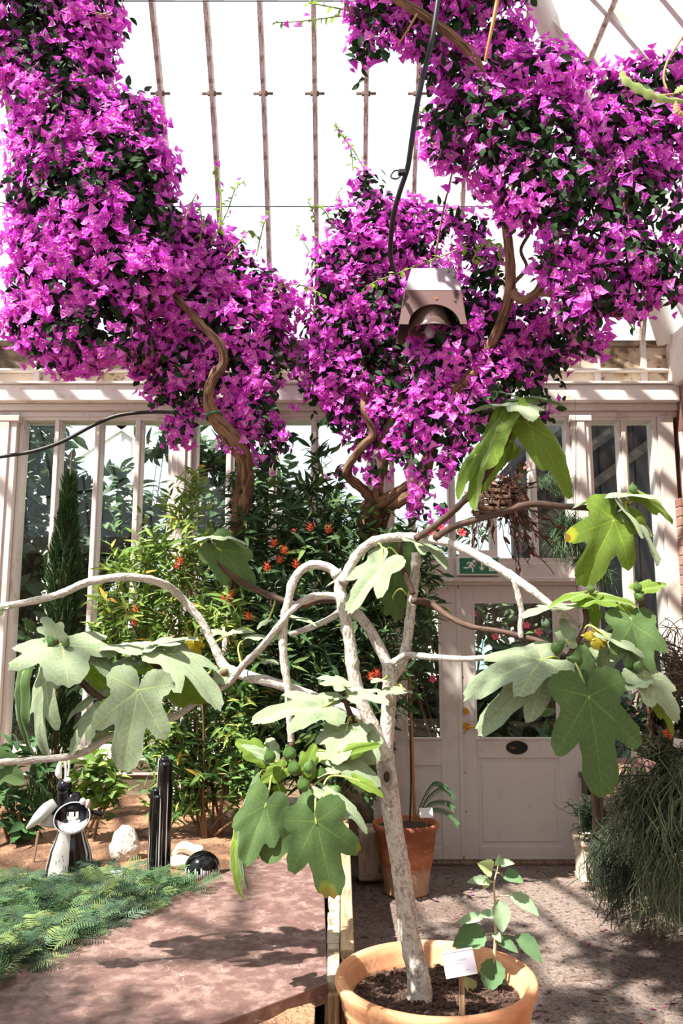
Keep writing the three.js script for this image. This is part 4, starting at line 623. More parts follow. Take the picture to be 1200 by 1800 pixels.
  add('twig', [[255, 1275, 5], [195, 1238, 6], [160, 1215, 6], [135, 1190, 6, 2.48], [105, 1160, 5, 2.48], [98, 1125, 4, 2.48]], 2.5, T, { knots: 90 });
  add('twig', [[726, 1045, 5], [716, 1020, 5], [706, 990, 5], [702, 955, 4]], 2.72, T);
  add('twig', [[512, 1305, 6], [510, 1330, 7], [530, 1360, 6, 2.5], [552, 1390, 5, 2.46], [562, 1410, 4, 2.44]], 2.55, T, { knots: 90 });
  add('twig', [[512, 1320, 5], [490, 1345, 5, 2.52], [475, 1360, 4, 2.5]], 2.55, T);
  add('twig', [[645, 1320, 6], [622, 1270, 5, 2.62], [606, 1230, 4, 2.58], [602, 1205, 3, 2.56]], 2.7, T);
  add('twig', [[985, 1150, 5], [990, 1165, 6, 2.33], [985, 1175, 5, 2.32], [1000, 1150, 4, 2.32], [1030, 1095, 5, 2.34], [1026, 1060, 4, 2.34], [1030, 1040, 3, 2.34]], 2.36, T);
  add('twig', [[1060, 1120, 5], [1110, 1090, 5, 2.34], [1125, 1062, 5, 2.33], [1128, 1040, 4, 2.32]], 2.36, T);
  add('twig', [[985, 1150, 5], [1050, 1190, 5, 2.33], [1085, 1198, 6, 2.32], [1100, 1185, 5, 2.31]], 2.36, T);
  // old pruning scar
  const s = P(679, 1365, 2.68);
  part('bark_scar', rel(new THREE.TorusGeometry(0.018, 0.006, 10, 26).scale(0.8, 1.35, 0.7).translate(s.x, s.y, s.z + 0.008), fig), B, fig);
  part('bark_scar', rel(ball(V(s.x, s.y, s.z - 0.002), 0.016, [0.8, 1.4, 0.6]), fig), T, fig);
}
// leaf outline: lobes round the end of the stalk; deep = how far the bays cut in
const AN = [0, 8, 15, 21, 27, 33, 39, 46, 54, 62, 69, 76, 84, 92, 101, 112, 124, 138, 154, 168, 180];
const LO = [1.0, 0.985, 0.93, 0.82, 0.62, 0.52, 0.62, 0.83, 0.9, 0.84, 0.66, 0.5, 0.5, 0.6, 0.66, 0.62, 0.5, 0.38, 0.28, 0.15, 0.03];
const SO = [1.0, 0.99, 0.96, 0.93, 0.9, 0.87, 0.85, 0.83, 0.81, 0.78, 0.75, 0.72, 0.7, 0.68, 0.66, 0.62, 0.54, 0.43, 0.3, 0.16, 0.04];
function outline(a, deep) { const x = Math.abs(a) * 180 / Math.PI; let i = 0; while (i < AN.length - 2 && AN[i + 1] < x) i++; let t = (x - AN[i]) / (AN[i + 1] - AN[i]); t = t * t * (3 - 2 * t); return lerp(lerp(SO[i], LO[i], deep), lerp(SO[i + 1], LO[i + 1], deep), t); }
function figLeafGeo(base, tip, normal, { w = 1, deep = 0.85, cup = 0.12, droop = 0.15, fold = 0.1, seed = 1 }) {
  const x = tip.clone().sub(base), L = x.length(); x.normalize();
  const n = normal.clone().sub(x.clone().multiplyScalar(normal.dot(x))).normalize(), z = x.clone().cross(n), A = 84, R = 6, pos = [], uv = [], idx = [];
  const put = (u, v) => { const rad = Math.hypot(u, v), bumpy = 0.05 * N3(u * 3.2 + seed * 3.1, v * 3.2, seed), side = Math.abs(v), ang = Math.atan2(v, u), rib = 0.018 * Math.pow(Math.abs(Math.sin(ang * 1.85)), 0.7) * rad * 2; const hgt = bumpy + rib + fold * side - cup * rad * rad * 0.6 - droop * Math.max(0, u) ** 2 - (side > 0.35 ? (side - 0.35) * droop * 0.8 : 0); const p = base.clone().addScaledVector(x, u * L).addScaledVector(z, v * L * w).addScaledVector(n, hgt * L); pos.push(p.x, p.y, p.z); uv.push((u + 0.5) / 1.6, 0.5 + v / 2); };
  put(0, 0);
  for (let k = 1; k <= R; k++) for (let i = 0; i < A; i++) { const a = -Math.PI + i / A * 2 * Math.PI, tooth = k === R ? 1 + 0.018 * Math.sin(a * 38 + seed) + 0.03 * N3(a * 4, seed, 2) : 1, rad = outline(a, deep * (0.4 + 0.6 * k / R)) * Math.pow(k / R, 0.9) * tooth; put(rad * Math.cos(a), rad * Math.sin(a)); }
  for (let i = 0; i < A; i++) { const j = (i + 1) % A; idx.push(0, 1 + j, 1 + i); for (let k = 0; k < R - 1; k++) { const p = 1 + k * A + i, q = 1 + k * A + j; idx.push(p, q, p + A, q, q + A, p + A); } }
  return tri(pos, uv, idx);
}
function veins(c, W, H, blotch) {
  const X = (u) => (u + 0.5) / 1.6 * W, Y = (v) => (0.5 - v / 2) * H, r = rng(9);
  c.fillStyle = '#a3b09c'; c.fillRect(0, 0, W, H);
  for (let i = 0; i < 5000; i++) { const s = r(); c.fillStyle = s > 0.5 ? 'rgba(160,178,150,0.25)' : 'rgba(110,135,100,0.25)'; c.fillRect(r() * W, r() * H, 3 + 5 * r(), 3 + 5 * r()); }
  c.strokeStyle = 'rgba(206,220,160,0.6)'; c.lineCap = 'round';
  for (const [a, L] of [[0, 0.97], [52, 0.85], [-52, 0.85], [102, 0.6], [-102, 0.6]]) {
    const t = a * Math.PI / 180, cx = Math.cos(t), sy = Math.sin(t);
    c.lineWidth = 6.5; c.beginPath(); c.moveTo(X(0), Y(0)); c.lineTo(X(cx * L * 0.5), Y(sy * L * 0.5)); c.stroke(); c.lineWidth = 3.5; c.beginPath(); c.moveTo(X(0), Y(0)); c.lineTo(X(cx * L), Y(sy * L)); c.stroke();
    c.lineWidth = 1.8; for (let k = 2; k < 9; k++) for (const s of [-1, 1]) { const b = L * k / 9.5, e = b + 0.14, th = t + s * (0.5 * (1 - k / 12)); c.beginPath(); c.moveTo(X(cx * b), Y(sy * b)); c.quadraticCurveTo(X(cx * (b + 0.08) - s * sy * 0.04), Y(sy * (b + 0.08) + s * cx * 0.04), X(Math.cos(th) * e), Y(Math.sin(th) * e)); c.stroke(); }
  }
  for (const [u, v, R, col] of blotch) for (let i = 0; i < 160; i++) { const a = r() * 6.28, k = Math.sqrt(r()) * R; c.fillStyle = col; c.beginPath(); c.ellipse(X(u + k * Math.cos(a)), Y(v + k * Math.sin(a)), 6 + 12 * r(), 5 + 9 * r(), r() * 3, 0, 7); c.fill(); }
}
const veinMap = canvasTexture(512, 512, (c, W, H) => veins(c, W, H, []));
const veinBrown = canvasTexture(512, 512, (c, W, H) => veins(c, W, H, [[0.93, 0.1, 0.16, 'rgba(240,214,120,0.3)'], [1.0, 0.1, 0.13, 'rgba(255,190,130,0.8)'], [0.5, -0.72, 0.06, 'rgba(224,190,90,0.6)']]));
const veinYellow = canvasTexture(512, 512, (c, W, H) => veins(c, W, H, [[0.46, 0.66, 0.12, 'rgba(255,232,120,0.16)'], [0.52, 0.7, 0.04, 'rgba(200,130,70,0.3)']]));
const figM = { // grown leaves are dusty grey-green, some greener; leaves of the new shoots are yellow-green and thinner
  dust: phy({ map: veinMap, color: 0xd2d9c6, roughness: 0.86, transmission: 0.2, thickness: 0, specularIntensity: 0.8 }),
  green: phy({ map: veinMap, color: 0x82a066, roughness: 0.88, transmission: 0.34, thickness: 0, specularIntensity: 0.7 }),
  brown: phy({ map: veinBrown, color: 0x82a066, roughness: 0.88, transmission: 0.32, thickness: 0, specularIntensity: 0.7 }),
  young: phy({ map: veinMap, color: 0xb4d052, roughness: 0.92, transmission: 0.52, thickness: 0, specularIntensity: 0.5 }),
  spot: phy({ map: veinYellow, color: 0xb4d052, roughness: 0.92, transmission: 0.52, thickness: 0, specularIntensity: 0.5 }),
  yellow: phy({ map: veinMap, color: 0xffd21e, roughness: 0.92, transmission: 0.5, thickness: 0, specularIntensity: 0.5 }),
};
figM.pale = figM.blue = figM.dust;
const petioleM = std({ color: 0xa9b55a, roughness: 0.7 });
{
  const FR = V(0, 0.35, 1), UPF = V(0, 1, 0.35), UPH = V(0.05, 1, 0.18), LF = V(-0.6, 0.4, 0.8), RF = V(0.5, 0.4, 0.8), DN = V(0, -0.2, 1);
  // [stalk end x, y, distance, tip x, y, distance, normal, material, width, depth of bays, extra]
  const L = [
    [97, 1119, 2.48, 78, 1080, 2.5, UPF, 'pale', 1.0, 0.7], [108, 1132, 2.48, 120, 1180, 2.36, UPF, 'pale', 2.0, 0.75], [82, 1198, 2.46, 45, 1328, 2.46, LF, 'dust', 0.8, 0.95],
    [243, 1213, 2.4, 212, 1356, 2.36, FR, 'dust', 0.95, 0.95], [222, 1140, 2.5, 158, 1124, 2.52, UPH, 'pale', 0.85, 0.5], [252, 1140, 2.5, 222, 1110, 2.62, UPH, 'pale', 0.9, 0.6], [268, 1137, 2.52, 346, 1112, 2.56, UPH, 'pale', 1.0, 0.95],
    [300, 1150, 2.5, 396, 1212, 2.42, V(0.2, 0.9, 0.5), 'dust', 0.85, 0.95], [225, 1162, 2.52, 185, 1180, 2.46, UPF, 'dust', 1.0, 0.6], [165, 1160, 2.5, 230, 1202, 2.48, UPF, 'dust', 0.5, 0.2], [172, 1220, 2.52, 105, 1254, 2.5, UPF, 'pale', 0.55, 0.2],
    [168, 1254, 2.46, 110, 1314, 2.42, LF, 'pale', 0.8, 0.9], [158, 1182, 2.56, 198, 1224, 2.58, FR, 'young', 0.9, 0.4], [304, 1203, 2.54, 358, 1234, 2.52, DN, 'young', 0.9, 0.4], [150, 1200, 2.52, 112, 1214, 2.5, UPF, 'pale', 0.6, 0.3], [255, 1168, 2.58, 312, 1186, 2.6, DN, 'young', 0.7, 0.4],
    [340, 1128, 2.62, 348, 1154, 2.62, FR, 'yellow', 1.2, 0.9], [285, 1195, 2.6, 318, 1240, 2.6, FR, 'dust', 0.8, 0.6], [180, 1290, 2.5, 160, 1312, 2.5, FR, 'pale', 0.8, 0.4], [365, 945, 2.72, 432, 936, 2.7, UPH, 'blue', 0.8, 0.5], [386, 966, 2.72, 452, 1032, 2.76, FR, 'green', 0.85, 0.6], [362, 948, 2.74, 318, 960, 2.76, UPF, 'green', 0.7, 0.6],
    [432, 1108, 2.7, 400, 1106, 2.66, UPF, 'pale', 0.9, 0.3], [440, 1118, 2.7, 478, 1116, 2.66, UPF, 'dust', 0.6, 0.3], [458, 1150, 2.66, 444, 1150, 2.62, UPF, 'pale', 0.9, 0.4], [462, 1162, 2.66, 486, 1158, 2.62, UPF, 'pale', 0.8, 0.3], [390, 1112, 2.7, 352, 1104, 2.68, UPF, 'pale', 0.9, 0.8], [508, 1085, 2.66, 556, 1092, 2.62, UPH, 'blue', 0.6, 0.2], [620, 1015, 2.72, 572, 1016, 2.7, UPH, 'blue', 0.6, 0.3], [470, 1090, 2.72, 450, 1100, 2.7, UPF, 'pale', 0.8, 0.3], [398, 1185, 2.6, 370, 1200, 2.56, FR, 'blue', 0.9, 0.4],
    [570, 1242, 2.56, 448, 1240, 2.5, V(0, 0.8, 0.7), 'pale', 0.72, 1.0], [600, 1203, 2.56, 562, 1178, 2.6, UPF, 'pale', 1.0, 0.8], [616, 1222, 2.58, 680, 1226, 2.5, UPF, 'pale', 0.9, 0.9], [706, 1212, 2.66, 668, 1208, 2.6, UPF, 'dust', 0.75, 0.2], [672, 1195, 2.66, 656, 1192, 2.62, UPF, 'pale', 1.2, 0.6],
    [608, 1284, 2.56, 588, 1334, 2.46, UPF, 'dust', 1.25, 0.5], [590, 1330, 2.5, 658, 1300, 2.46, V(-0.3, 0.5, 0.8), 'young', 0.38, 0.2], [640, 1292, 2.56, 660, 1330, 2.5, FR, 'dust', 1.0, 0.5], [612, 1310, 2.54, 640, 1390, 2.5, FR, 'dust', 0.9, 0.7], [582, 1322, 2.52, 668, 1362, 2.46, RF, 'dust', 0.6, 0.4],
    [462, 1328, 2.5, 414, 1300, 2.5, FR, 'young', 0.75, 0.4], [470, 1332, 2.48, 428, 1305, 2.46, V(0.2, 0.9, 0.5), 'pale', 0.6, 0.2], [476, 1330, 2.52, 474, 1290, 2.56, FR, 'pale', 0.75, 0.1], [536, 1350, 2.46, 552, 1308, 2.46, FR, 'young', 0.8, 0.5], [496, 1352, 2.5, 458, 1372, 2.48, FR, 'young', 0.8, 0.3], [545, 1352, 2.48, 540, 1378, 2.46, FR, 'young', 0.9, 0.3], [490, 1385, 2.5, 500, 1408, 2.5, FR, 'young', 0.9, 0.4],
    [467, 1415, 2.42, 424, 1520, 2.4, V(-0.25, 0.25, 1), 'green', 0.85, 0.55], [440, 1398, 2.44, 388, 1548, 2.42, V(-1, 0.25, 0.22), 'green', 0.7, 0.6], [415, 1480, 2.44, 402, 1582, 2.42, V(-0.8, 0.2, 0.6), 'young', 0.5, 0.5], [555, 1444, 2.36, 588, 1580, 2.32, V(0.05, 0.35, 1), 'brown', 0.98, 0.8, { fold: 0.06 }], [545, 1440, 2.42, 450, 1512, 2.42, FR, 'green', 0.85, 0.85], [576, 1394, 2.42, 655, 1442, 2.38, V(0.3, 0.9, 0.4), 'dust', 0.55, 0.4], [628, 1372, 2.46, 674, 1396, 2.42, V(0.2, 0.6, 0.8), 'young', 0.4, 0.2], [600, 1350, 2.5, 560, 1352, 2.46, UPF, 'pale', 0.6, 0.3],
    [735, 950, 2.68, 792, 978, 2.6, UPH, 'blue', 0.9, 0.8], [672, 992, 2.64, 605, 1068, 2.6, V(-0.4, 0.5, 0.8), 'blue', 0.85, 1.0], [700, 978, 2.78, 690, 1080, 2.84, V(0.1, 0.2, 1), 'green', 0.85, 0.4], [690, 1050, 2.8, 706, 1096, 2.84, FR, 'green', 0.9, 0.5], [662, 992, 2.8, 660, 1030, 2.84, FR, 'green', 0.9, 0.4],
    [925, 716, 2.48, 822, 696, 2.5, UPH, 'pale', 0.6, 0.5], [912, 702, 2.5, 985, 692, 2.5, UPH, 'green', 0.85, 0.8], [905, 698, 2.52, 868, 682, 2.56, UPH, 'green', 0.8, 0.7], [915, 712, 2.44, 938, 722, 2.36, UPF, 'pale', 1.3, 0.4],
    [882, 742, 2.48, 796, 866, 2.46, V(-0.75, 0.55, 0.35), 'young', 0.62, 0.25], [884, 752, 2.54, 842, 862, 2.58, V(-0.3, 0.1, 1), 'young', 0.5, 0.2], [836, 800, 2.5, 793, 862, 2.48, V(-0.6, 0.3, 0.7), 'young', 0.45, 0.2], [926, 744, 2.46, 1022, 854, 2.42, V(0.25, 0.3, 1), 'young', 0.5, 0.35], [905, 790, 2.54, 888, 812, 2.54, FR, 'young', 0.7, 0.3],
    [1122, 872, 2.36, 1012, 858, 2.38, UPH, 'dust', 0.7, 0.7], [1124, 872, 2.36, 1192, 906, 2.34, V(0, 0.6, 0.8), 'young', 0.5, 0.5], [1100, 894, 2.34, 1172, 984, 2.3, V(0.5, 0.6, 0.5), 'dust', 0.62, 0.9], [1078, 914, 2.34, 1032, 1022, 2.32, V(0, 0.12, 1), 'spot', 0.98, 0.95], [1098, 905, 2.35, 1118, 925, 2.33, UPF, 'blue', 1.1, 0.4],
    [1124, 1036, 2.32, 1172, 1022, 2.32, V(0, 0.8, 0.6), 'young', 0.8, 0.5], [1034, 1044, 2.34, 966, 1046, 2.32, V(0, 0.9, 0.35), 'young', 0.6, 0.6], [1036, 1052, 2.33, 1118, 1044, 2.3, V(0, 0.8, 0.45), 'young', 0.7, 0.7], [1004, 1066, 2.36, 918, 1070, 2.32, UPH, 'dust', 0.8, 0.6], [996, 1127, 2.32, 992, 1082, 2.34, FR, 'blue', 0.85, 0.6], [1090, 1062, 2.36, 1120, 1080, 2.36, FR, 'young', 0.8, 0.4], [1040, 1070, 2.36, 1050, 1106, 2.36, FR, 'young', 0.8, 0.4],
    [952, 1160, 2.28, 820, 1190, 2.22, V(-0.1, 0.85, 0.65), 'dust', 0.82, 0.7], [962, 1176, 2.3, 836, 1266, 2.26, V(-0.3, 0.5, 0.8), 'dust', 0.66, 0.8], [1110, 1096, 2.3, 1140, 1192, 2.24, V(0.15, 0.5, 0.9), 'green', 1.05, 0.7], [1100, 1112, 2.34, 1046, 1176, 2.3, V(-0.2, 0.6, 0.8), 'pale', 0.9, 0.7], [1018, 1192, 2.28, 1028, 1126, 2.3, V(-0.1, 0.2, 1), 'green', 0.72, 0.2],
    [1034, 1224, 2.2, 1068, 1402, 2.16, V(0.0, 0.25, 1), 'green', 0.88, 0.92, { fold: 0.05, droop: 0.1 }], [1130, 1186, 2.26, 1205, 1252, 2.2, V(0.15, 0.7, 0.7), 'blue', 0.95, 0.6], [1140, 1215, 2.28, 1200, 1285, 2.26, V(0.4, 0.3, 0.9), 'young', 0.4, 0.5], [1068, 1120, 2.28, 1136, 1148, 2.22, UPF, 'blue', 0.6, 0.2], [1035, 1150, 2.34, 1078, 1190, 2.32, FR, 'blue', 0.8, 0.4], [1042, 1125, 2.3, 1070, 1112, 2.34, FR, 'yellow', 0.8, 0.3], [1130, 1196, 2.25, 1098, 1208, 2.22, UPF, 'blue', 1.0, 0.4], [1085, 1195, 2.3, 1060, 1210, 2.28, UPF, 'green', 0.8, 0.4],
    [-6, 1080, 2.48, 8, 1060, 2.44, UPF, 'dust', 0.9, 0.5], [-10, 1340, 2.44, 36, 1372, 2.4, FR, 'green', 0.9, 0.5], [40, 1185, 2.52, 18, 1330, 2.52, LF, 'green', 0.35, 0.4],
  ];
  L.forEach(([bx_, by, bd, tx, ty, td, n, m, w, deep, ex], i) => {
    const b = P(bx_, by, back(bx_, by, bd)), t = P(tx, ty, back(bx_, by, td)), g = figLeafGeo(b, t, n, { w: w * 0.72, deep: Math.min(1, deep * 1.05), seed: i + 1, cup: 0.1 + 0.08 * ((i * 7) % 3), droop: 0.12 + 0.06 * ((i * 5) % 3), ...ex });
    const lf = part('leaf', rel(g, fig), figM[m], fig, m === 'brown' ? { label: 'large drooping leaf with a dry brown tip' } : m === 'spot' && i > 60 ? {} : undefined);
    let best = null, bd2 = 9; for (const p of twigPoints) { const q = p.distanceTo(b); if (q < bd2) { bd2 = q; best = p; } }
    if (bd2 > 0.012 && bd2 < 0.22) { const away = b.clone().sub(t).normalize(), mid = b.clone().lerp(best, 0.5).addScaledVector(away, bd2 * 0.25).add(V(0, 0.2 * bd2, 0)); part('stalk', rel(limb([best, mid, b, b.clone().addScaledVector(away, -0.008)], [0.0032, 0.003, 0.0028, 0.002], { seg: 7, div: 6 }), fig), petioleM, lf); }
  });
  const fruitM = phy({ map: texture(128, 128, (u, v, n, f) => mix3([0.24, 0.36, 0.16], [0.34, 0.46, 0.22], smooth(f(u * 3, v * 0.3, 20, 3), 0.35, 0.65)), { seed: 77 }), roughness: 0.45, clearcoat: 0.15 });
  const fruitG = lathe([[0, -1.05], [0.28, -1.03], [0.3, -0.99], [0.6, -0.86], [0.9, -0.45], [1.0, 0], [0.9, 0.42], [0.62, 0.85], [0.34, 1.18], [0.2, 1.4], [0.16, 1.6], [0, 1.62]], 24);
  for (const [x, y, r, d, tl] of [[90, 1128, 8, 2.46, 0.4], [116, 1131, 7, 2.46, -0.3], [251, 1167, 9.5, 2.48, 2.6], [274, 1143, 11, 2.5, -1.2], [247, 1152, 10, 2.52, 1.6], [474, 1330, 11, 2.44, 0.2], [509, 1325, 12, 2.48, 0.3], [517, 1351, 12, 2.44, 0.4], [544, 1349, 11, 2.42, -0.2], [533, 1380, 11.5, 2.4, 0.3], [577, 1412, 10, 2.4, 0.4], [590, 1390, 10, 2.46, 0.9], [565, 1360, 10, 2.48, 0.1], [979, 1137, 11, 2.3, -0.9], [1012, 1160, 11, 2.26, 1.3], [1105, 1165, 10.5, 2.26, 0.2], [1122, 1171, 9.5, 2.24, -0.2], [1120, 1033, 8, 2.3, 0.3], [1123, 1050, 8, 2.3, 0.9], [1038, 1036, 7, 2.32, 0.4], [1112, 860, 8, 2.36, 0.2]]) {
    const m = part('fig', fruitG, fruitM, fig); m.position.copy(P(x, y, back(x, y, d))).sub(fig.position); m.rotation.set(0.5, 0, tl); m.scale.setScalar(r * mpp(y, back(x, y, d)));
  }
}
// plant label in the pot
{
  const foot = P(812, 1770, 2.6), t = thing('plant_label', 'white card plant label on a wooden stick in the big terracotta pot', 'label', V(foot.x, RIM - 0.07, foot.z));
  const c = P(806, 1690, 2.6), a = P(773, 1675, 2.6), b = P(826, 1664, 2.6), w = a.distanceTo(b) * 1.02, h = P(773, 1675, 2.6).distanceTo(P(790, 1717, 2.6)) * 0.93;
  part('stick', bx(-0.008, 0.008, 0, c.y - t.position.y, -0.004, 0.004, 0.002), M.timber, t);
  const map = canvasTexture(512, 400, (g, W, H) => { g.fillStyle = '#eceaf0'; g.fillRect(0, 0, W, H); g.fillStyle = '#3d3c46'; g.textAlign = 'center'; g.font = '46px sans-serif'; g.fillText('Ficus carica', W / 2 - 8, 170); g.font = '24px sans-serif'; g.fillText('Moraceae', W / 2 - 4, 212); g.strokeStyle = '#8a8a98'; g.lineWidth = 3; g.strokeRect(50, 318, 26, 30); g.fillStyle = '#6a6a78'; g.textAlign = 'left'; g.font = '20px sans-serif'; g.fillRect(96, 330, 170, 4); g.fillRect(340, 326, 70, 8); g.fillRect(40, 40, 110, 3); });
  const card = new THREE.Group(); 
  const g1 = bx(-w / 2, w / 2, -h / 2, h / 2, -0.0015, 0.0015, 0.001), g2 = new THREE.PlaneGeometry(w * 0.97, h * 0.96).translate(0, 0, 0.0022), rim = merge([bx(-w / 2, w / 2, h / 2 - 0.004, h / 2 + 0.002, -0.003, 0.004, 0.001), bx(-w / 2, w / 2, -h / 2 - 0.002, -h / 2 + 0.004, -0.003, 0.004, 0.001)]);
  const place = (g) => g.rotateX(-0.35).rotateZ(0.2).rotateY(-0.1).translate(c.x - t.position.x, c.y - t.position.y, c.z - t.position.z + 0.012);
  part('card', place(merge([g1, rim])), M.white, t); part('card_print', place(g2), std({ map, color: 0xd8d6de, roughness: 0.4 }), t);
}
// the small grey-leaved plant beside the fig
{
  const d = 2.78, base = P(872, 1745, d).setY(RIM - 0.075), t = thing('seedling', 'small grey-green leafy seedling growing at the right side of the big pot', 'plant', base);
  const st = limb(pathOf([[868, 1745], [868, 1690], [871, 1640], [870, 1590], [868, 1555], [876, 1520]], d), [0.006, 0.0055, 0.005, 0.004, 0.003, 0.002], { seg: 8, bump: 0.1 });
  const stemM = std({ color: 0xb9a98c, roughness: 0.8 }), g1 = leafy(0x8fa987, 0.25, 0.9), g2 = leafy(0x5f8058, 0.25, 0.9), g3 = leafy(0xb3c58a, 0.35, 0.9);
  part('stem', rel(st, t), stemM, t);
  const oval = (b, e, n, w, seed) => { const x = e.clone().sub(b), L = x.length(); x.normalize(); const nn = n.clone().sub(x.clone().multiplyScalar(n.dot(x))).normalize(), z = x.clone().cross(nn), pos = [], uv = [], idx = [], U = 12, W = 6; for (let i = 0; i <= U; i++) for (let j = 0; j <= W; j++) { const u = i / U, s = j / W * 2 - 1, hw = w * Math.pow(Math.sin(Math.PI * Math.pow(u, 0.75)), 0.8) * (1 + 0.07 * Math.sin(i * 2.6)), p = b.clone().addScaledVector(x, u * L).addScaledVector(z, s * hw * L).addScaledVector(nn, L * (0.16 * s * s * hw * 4 - 0.15 * u * u + 0.03 * N3(u * 4, s * 2, seed))); pos.push(p.x, p.y, p.z); uv.push(u, s); } for (let i = 0; i < U; i++) for (let j = 0; j < W; j++) { const a = i * (W + 1) + j; idx.push(a, a + 1, a + W + 1, a + 1, a + W + 2, a + W + 1); } return tri(pos, uv, idx); };
  const UPF = V(0, 0.8, 0.7), FR = V(0, 0.4, 1);
  [[852, 1642, 796, 1660, 0.62, V(-0.2, 0.6, 0.8), g2], [876, 1582, 884, 1640, 0.5, FR, g1], [895, 1575, 950, 1606, 0.4, UPF, g1], [905, 1645, 956, 1690, 0.45, UPF, g2], [866, 1684, 860, 1745, 0.66, FR, g2], [870, 1650, 912, 1672, 0.4, UPF, g2], [850, 1612, 802, 1620, 0.3, UPF, g1], [868, 1610, 842, 1608, 0.45, UPF, g1], [862, 1552, 822, 1547, 0.35, UPF, g1], [864, 1530, 842, 1518, 0.7, FR, g3], [884, 1540, 920, 1548, 0.6, UPF, g2], [876, 1520, 878, 1505, 0.6, FR, g1], [880, 1522, 902, 1516, 0.5, UPF, g1], [868, 1640, 880, 1655, 0.6, FR, g1], [856, 1550, 850, 1562, 0.5, FR, g3], [832, 1740, 815, 1718, 0.5, FR, g3], [868, 1715, 890, 1730, 0.5, FR, g2]].forEach(([x0, y0, x1, y1, w, n, m], i) => {
    const b = P(x0, y0, d), e = P(x1, y1, d - 0.03), lf = part('leaf', rel(oval(b, e, n, w * 0.62, i), t), m, t), c = new THREE.CatmullRomCurve3(pathOf([[868, 1745], [868, 1690], [871, 1640], [870, 1590], [868, 1555], [876, 1520]], d)); let best = null, q = 9; for (const p of c.getPoints(60)) { const k = p.distanceTo(b); if (k < q && p.y < b.y + 0.01) { q = k; best = p; } }
    if (best && q > 0.006) part('stalk', rel(limb([best, best.clone().lerp(b, 0.5).add(V(0, 0.004, 0)), b], [0.0025, 0.002, 0.0015], { seg: 6 }), t), stemM, lf);
  });
}
// ---------------------------------------------------------------- raised bed, slab and kerb
const BED = 0.455;
{
  const g = new THREE.PlaneGeometry(6.4, 4.1, 160, 110).rotateX(-Math.PI / 2).translate(-3.28, 0, -4.17), p = g.attributes.position;
  for (let i = 0; i < p.count; i++) p.setY(i, BED + 0.022 * N3(p.getX(i) * 2.2, 0.3, p.getZ(i) * 2.2) + 0.012 * N3(p.getX(i) * 9, 4, p.getZ(i) * 9) + 0.006 * N3(p.getX(i) * 30, 4, p.getZ(i) * 30));
  g.computeVertexNormals();
  struct('bed_soil', uvm(g), M.soil);
  struct('bed_base', bx(-6.4, -0.09, 0, BED - 0.05, WZ, -2.86), M.dirtyStone);
}
const slabTop = 0.5;
{
  const t = thing('marble_slab', 'wide reddish-brown veined marble slab lying along the edge of the raised bed', 'slab', V(-0.6, slabTop - 0.06, -3.1));
  const pts = [[-0.048, -2.78], [-1.0, -1.9], [-1.75, -1.6], [-1.09, -2.84], [-0.5, -4.1], [-0.46, -4.27], [-0.095, -4.29]];
  const sh = new THREE.Shape(pts.map(([x, z]) => new THREE.Vector2(x + 0.6, -(z + 3.1))));
  part('slab', uvm(new THREE.ExtrudeGeometry(sh, { depth: 0.052, bevelEnabled: true, bevelSize: 0.004, bevelThickness: 0.004, bevelSegments: 2 }).rotateX(-Math.PI / 2).translate(0, 0.004, 0)), M.marble, t);
  part('front_board', bx(-0.62, 0.62, -0.4, 0.0, -0.03, 0.0).rotateY(0.74).translate(0.06, 0, 0.72), M.timber, t);
}
{
  const t = thing('kerb', 'low kerb of pale blocks and a timber board between the slab and the path', 'kerb', V(0, 0, -2.8));
  const r = rng(19);
  for (let i = 0, z = 0; z > -3.1; i++) { const l = rr(r, 0.07, 0.16); part('block', bx(-0.052 + rr(r, -0.004, 0.004), -0.006, 0, slabTop - rr(r, 0.0, 0.012), z - l + 0.004, z, 0.005), M.paleBlock, t); z -= l; }
  part('board', bx(-0.004, 0.045, 0, slabTop + 0.004, -1.7, -0.25, 0.006), M.timber, t);
  part('board', bx(-0.002, 0.044, 0, slabTop - 0.002, -3.1, -1.71, 0.006), M.timber, t);
  part('post', bx(-0.044, -0.008, -0.0, slabTop - 0.03, 0.004, 0.03, 0.006), M.timber, t);
}
for (const [px, py, w, label] of [[520, 1410, 0.3, 'pale sunlit stone block lying on the soil left of the kerb end'], [668, 1422, 0.2, 'small weathered stone block beside the rear terracotta pot']]) {
  const p = P(px, py, 5.15), t = single('stone_block', bx(-w / 2, w / 2, 0, 0.1, -0.12, 0.12, 0.02), M.paleBlock, label, 'stone'); t.position.set(p.x, px < 600 ? BED : 0.02, px < 600 ? -5.5 : -5.75);
  if (px > 600) { t.scale.set(1, 3.2, 1); t.position.x = 0.2; }
}
